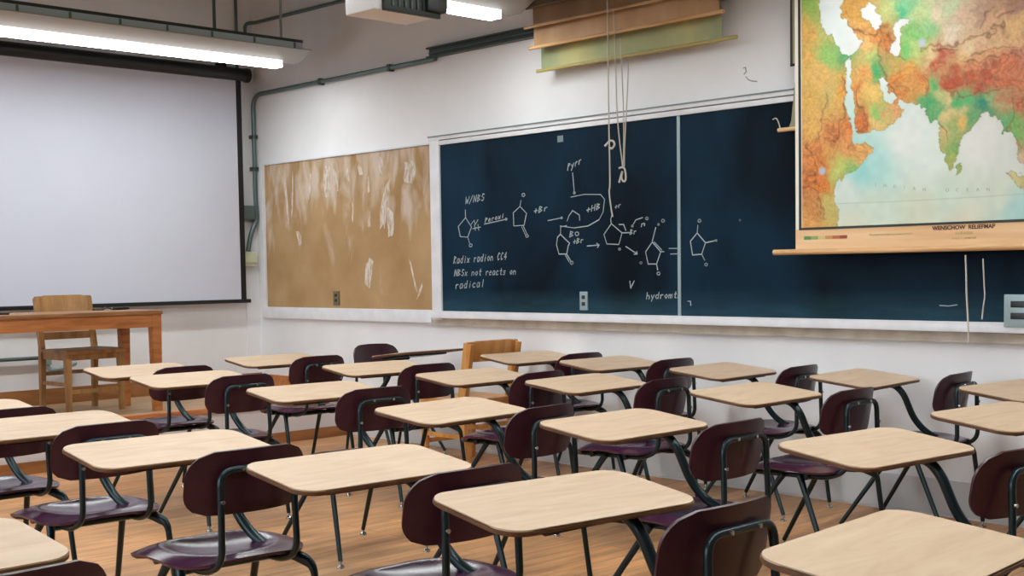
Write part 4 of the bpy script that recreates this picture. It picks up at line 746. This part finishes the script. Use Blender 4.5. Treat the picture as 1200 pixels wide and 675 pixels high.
wooden_chair('brown wooden chair standing behind the table before the screen', (3.94, 8.42, SZ), PI+.06, M['chairwood'])
wooden_chair('honey wooden chair standing near the corkboard wall among maroon desks', (5.42, 6.06, 0), .0, M['honey'], w=.44, d=.42, hb=.80, wide_post=True, rail_low=False)

tb = thing('wooden_table', 'long orange wooden table on the stage before the screen', 'table', (3.3, 8.2, SZ))
X0, X1, Y0, Y1, TH = 2.30, 4.315, 7.95, 8.50, 1.0
b = B(); bx(b, X0, X1, Y0, Y1, TH-.028, TH, .004); onto(obj('tabletop', b, M['oaktop']), tb)
b = B(); bx(b, X0+.03, X1-.03, Y0+.015, Y0+.04, TH-.115, TH-.028); bx(b, X0+.03, X1-.03, Y1-.04, Y1-.015, TH-.115, TH-.028)
bx(b, X1-.04, X1-.018, Y0+.03, Y1-.03, TH-.115, TH-.028); bx(b, X0+.018, X0+.04, Y0+.03, Y1-.03, TH-.115, TH-.028); onto(obj('apron', b, M['oak']), tb)
for x in (X0+.04, X1-.04):
    for y in (Y0+.045, Y1-.045):
        b = B(); bar(b, (x, y, SZ), (x, y, TH-.028), .052, .052, .068, .068, (0, 1, 0)); onto(obj('leg', b, M['oak'], None, 25), tb)
fo = thing('folder', 'black folder lying at the left end of the table', 'folder', (3.16, 8.2, TH))
b = B(); box(b, (0, 0, .006), (.30, .22, .012), None, .003); obj('cover', b, M['black'], fo)
b = B(); box(b, (-.14, 0, .006), (.016, .222, .014), None, .003); obj('spine', b, M['blackmatte'], fo)
rc = thing('remote_control', 'small black remote lying on the table right of the chair', 'remote', (4.21, 8.35, TH), .3)
b = B(); box(b, (0, 0, .010), (.12, .04, .018), None, .006); obj('remote_body', b, M['black'], rc)
b = B(); box(b, (.03, 0, .0215), (.02, .018, .006), None, .002); obj('remote_button', b, M['pipedark'], rc)
tag(obj('cable', tube(B(), smooth_path([(4.02, 8.40, TH+.005), (4.08, 8.36, TH+.005), (4.12, 8.40, TH+.02), (4.16, 8.38, TH+.005), (4.19, 8.36, TH+.006)]), .005, 8), M['black']), 'short black cable lying on the table beside the remote', 'cable')

# ------------------------------------------------------------------ camera, world, exposure
cam = bpy.data.cameras.new('camera'); co = bpy.data.objects.new('camera', cam); COL.objects.link(co)
R = [[0.719999, -0.693825, -0.014423], [-0.051234, -0.032417, -0.99816], [0.692081, 0.719414, -0.058888]]
rt, up, bk = Vector(R[0]), -Vector(R[1]), -Vector(R[2])
co.matrix_world = Matrix(((rt.x, up.x, bk.x, 0), (rt.y, up.y, bk.y, 0), (rt.z, up.z, bk.z, 1.24), (0, 0, 0, 1)))
cam.sensor_width = 36; cam.lens = 1483.16/1200*36; cam.shift_y = (403.94-337.5)/1200; cam.clip_start = .05
S.camera = co
w = bpy.data.worlds.new('sky'); S.world = w; w.use_nodes = True
wn, wl = w.node_tree.nodes, w.node_tree.links; bg = wn['Background']
tc = wn.new('ShaderNodeTexCoord'); sx_ = wn.new('ShaderNodeSeparateXYZ'); wr = wn.new('ShaderNodeValToRGB')
wl.new(tc.outputs['Generated'], sx_.inputs[0]); wl.new(sx_.outputs['Z'], wr.inputs['Fac']); wl.new(wr.outputs[0], bg.inputs[0])
e_ = wr.color_ramp.elements; e_[0].position = 0.0; e_[0].color = (.10, .11, .10, 1); e_[1].position = .02; e_[1].color = (.82, .91, 1, 1)
bg.inputs[1].default_value = 4.4
for i, (a, c) in enumerate(wins):     # daylight portals in the window openings
    li = bpy.data.lights.new('window_portal', 'AREA'); li.shape = 'RECTANGLE'; li.size = wz1-wz0; li.size_y = c-a; li.cycles.is_portal = True
    lo = bpy.data.objects.new('window_portal', li); COL.objects.link(lo); lo.location = (XL-.02, (a+c)/2, (wz0+wz1)/2); lo.rotation_euler = (0, -PI/2, 0)
S.view_settings.view_transform = 'Standard'; S.view_settings.look = 'None'; S.view_settings.gamma = 1; S.view_settings.use_curve_mapping = False
S.view_settings.exposure = 0.72
S.cycles.max_bounces = 8; S.cycles.diffuse_bounces = 5; S.cycles.sample_clamp_indirect = 6
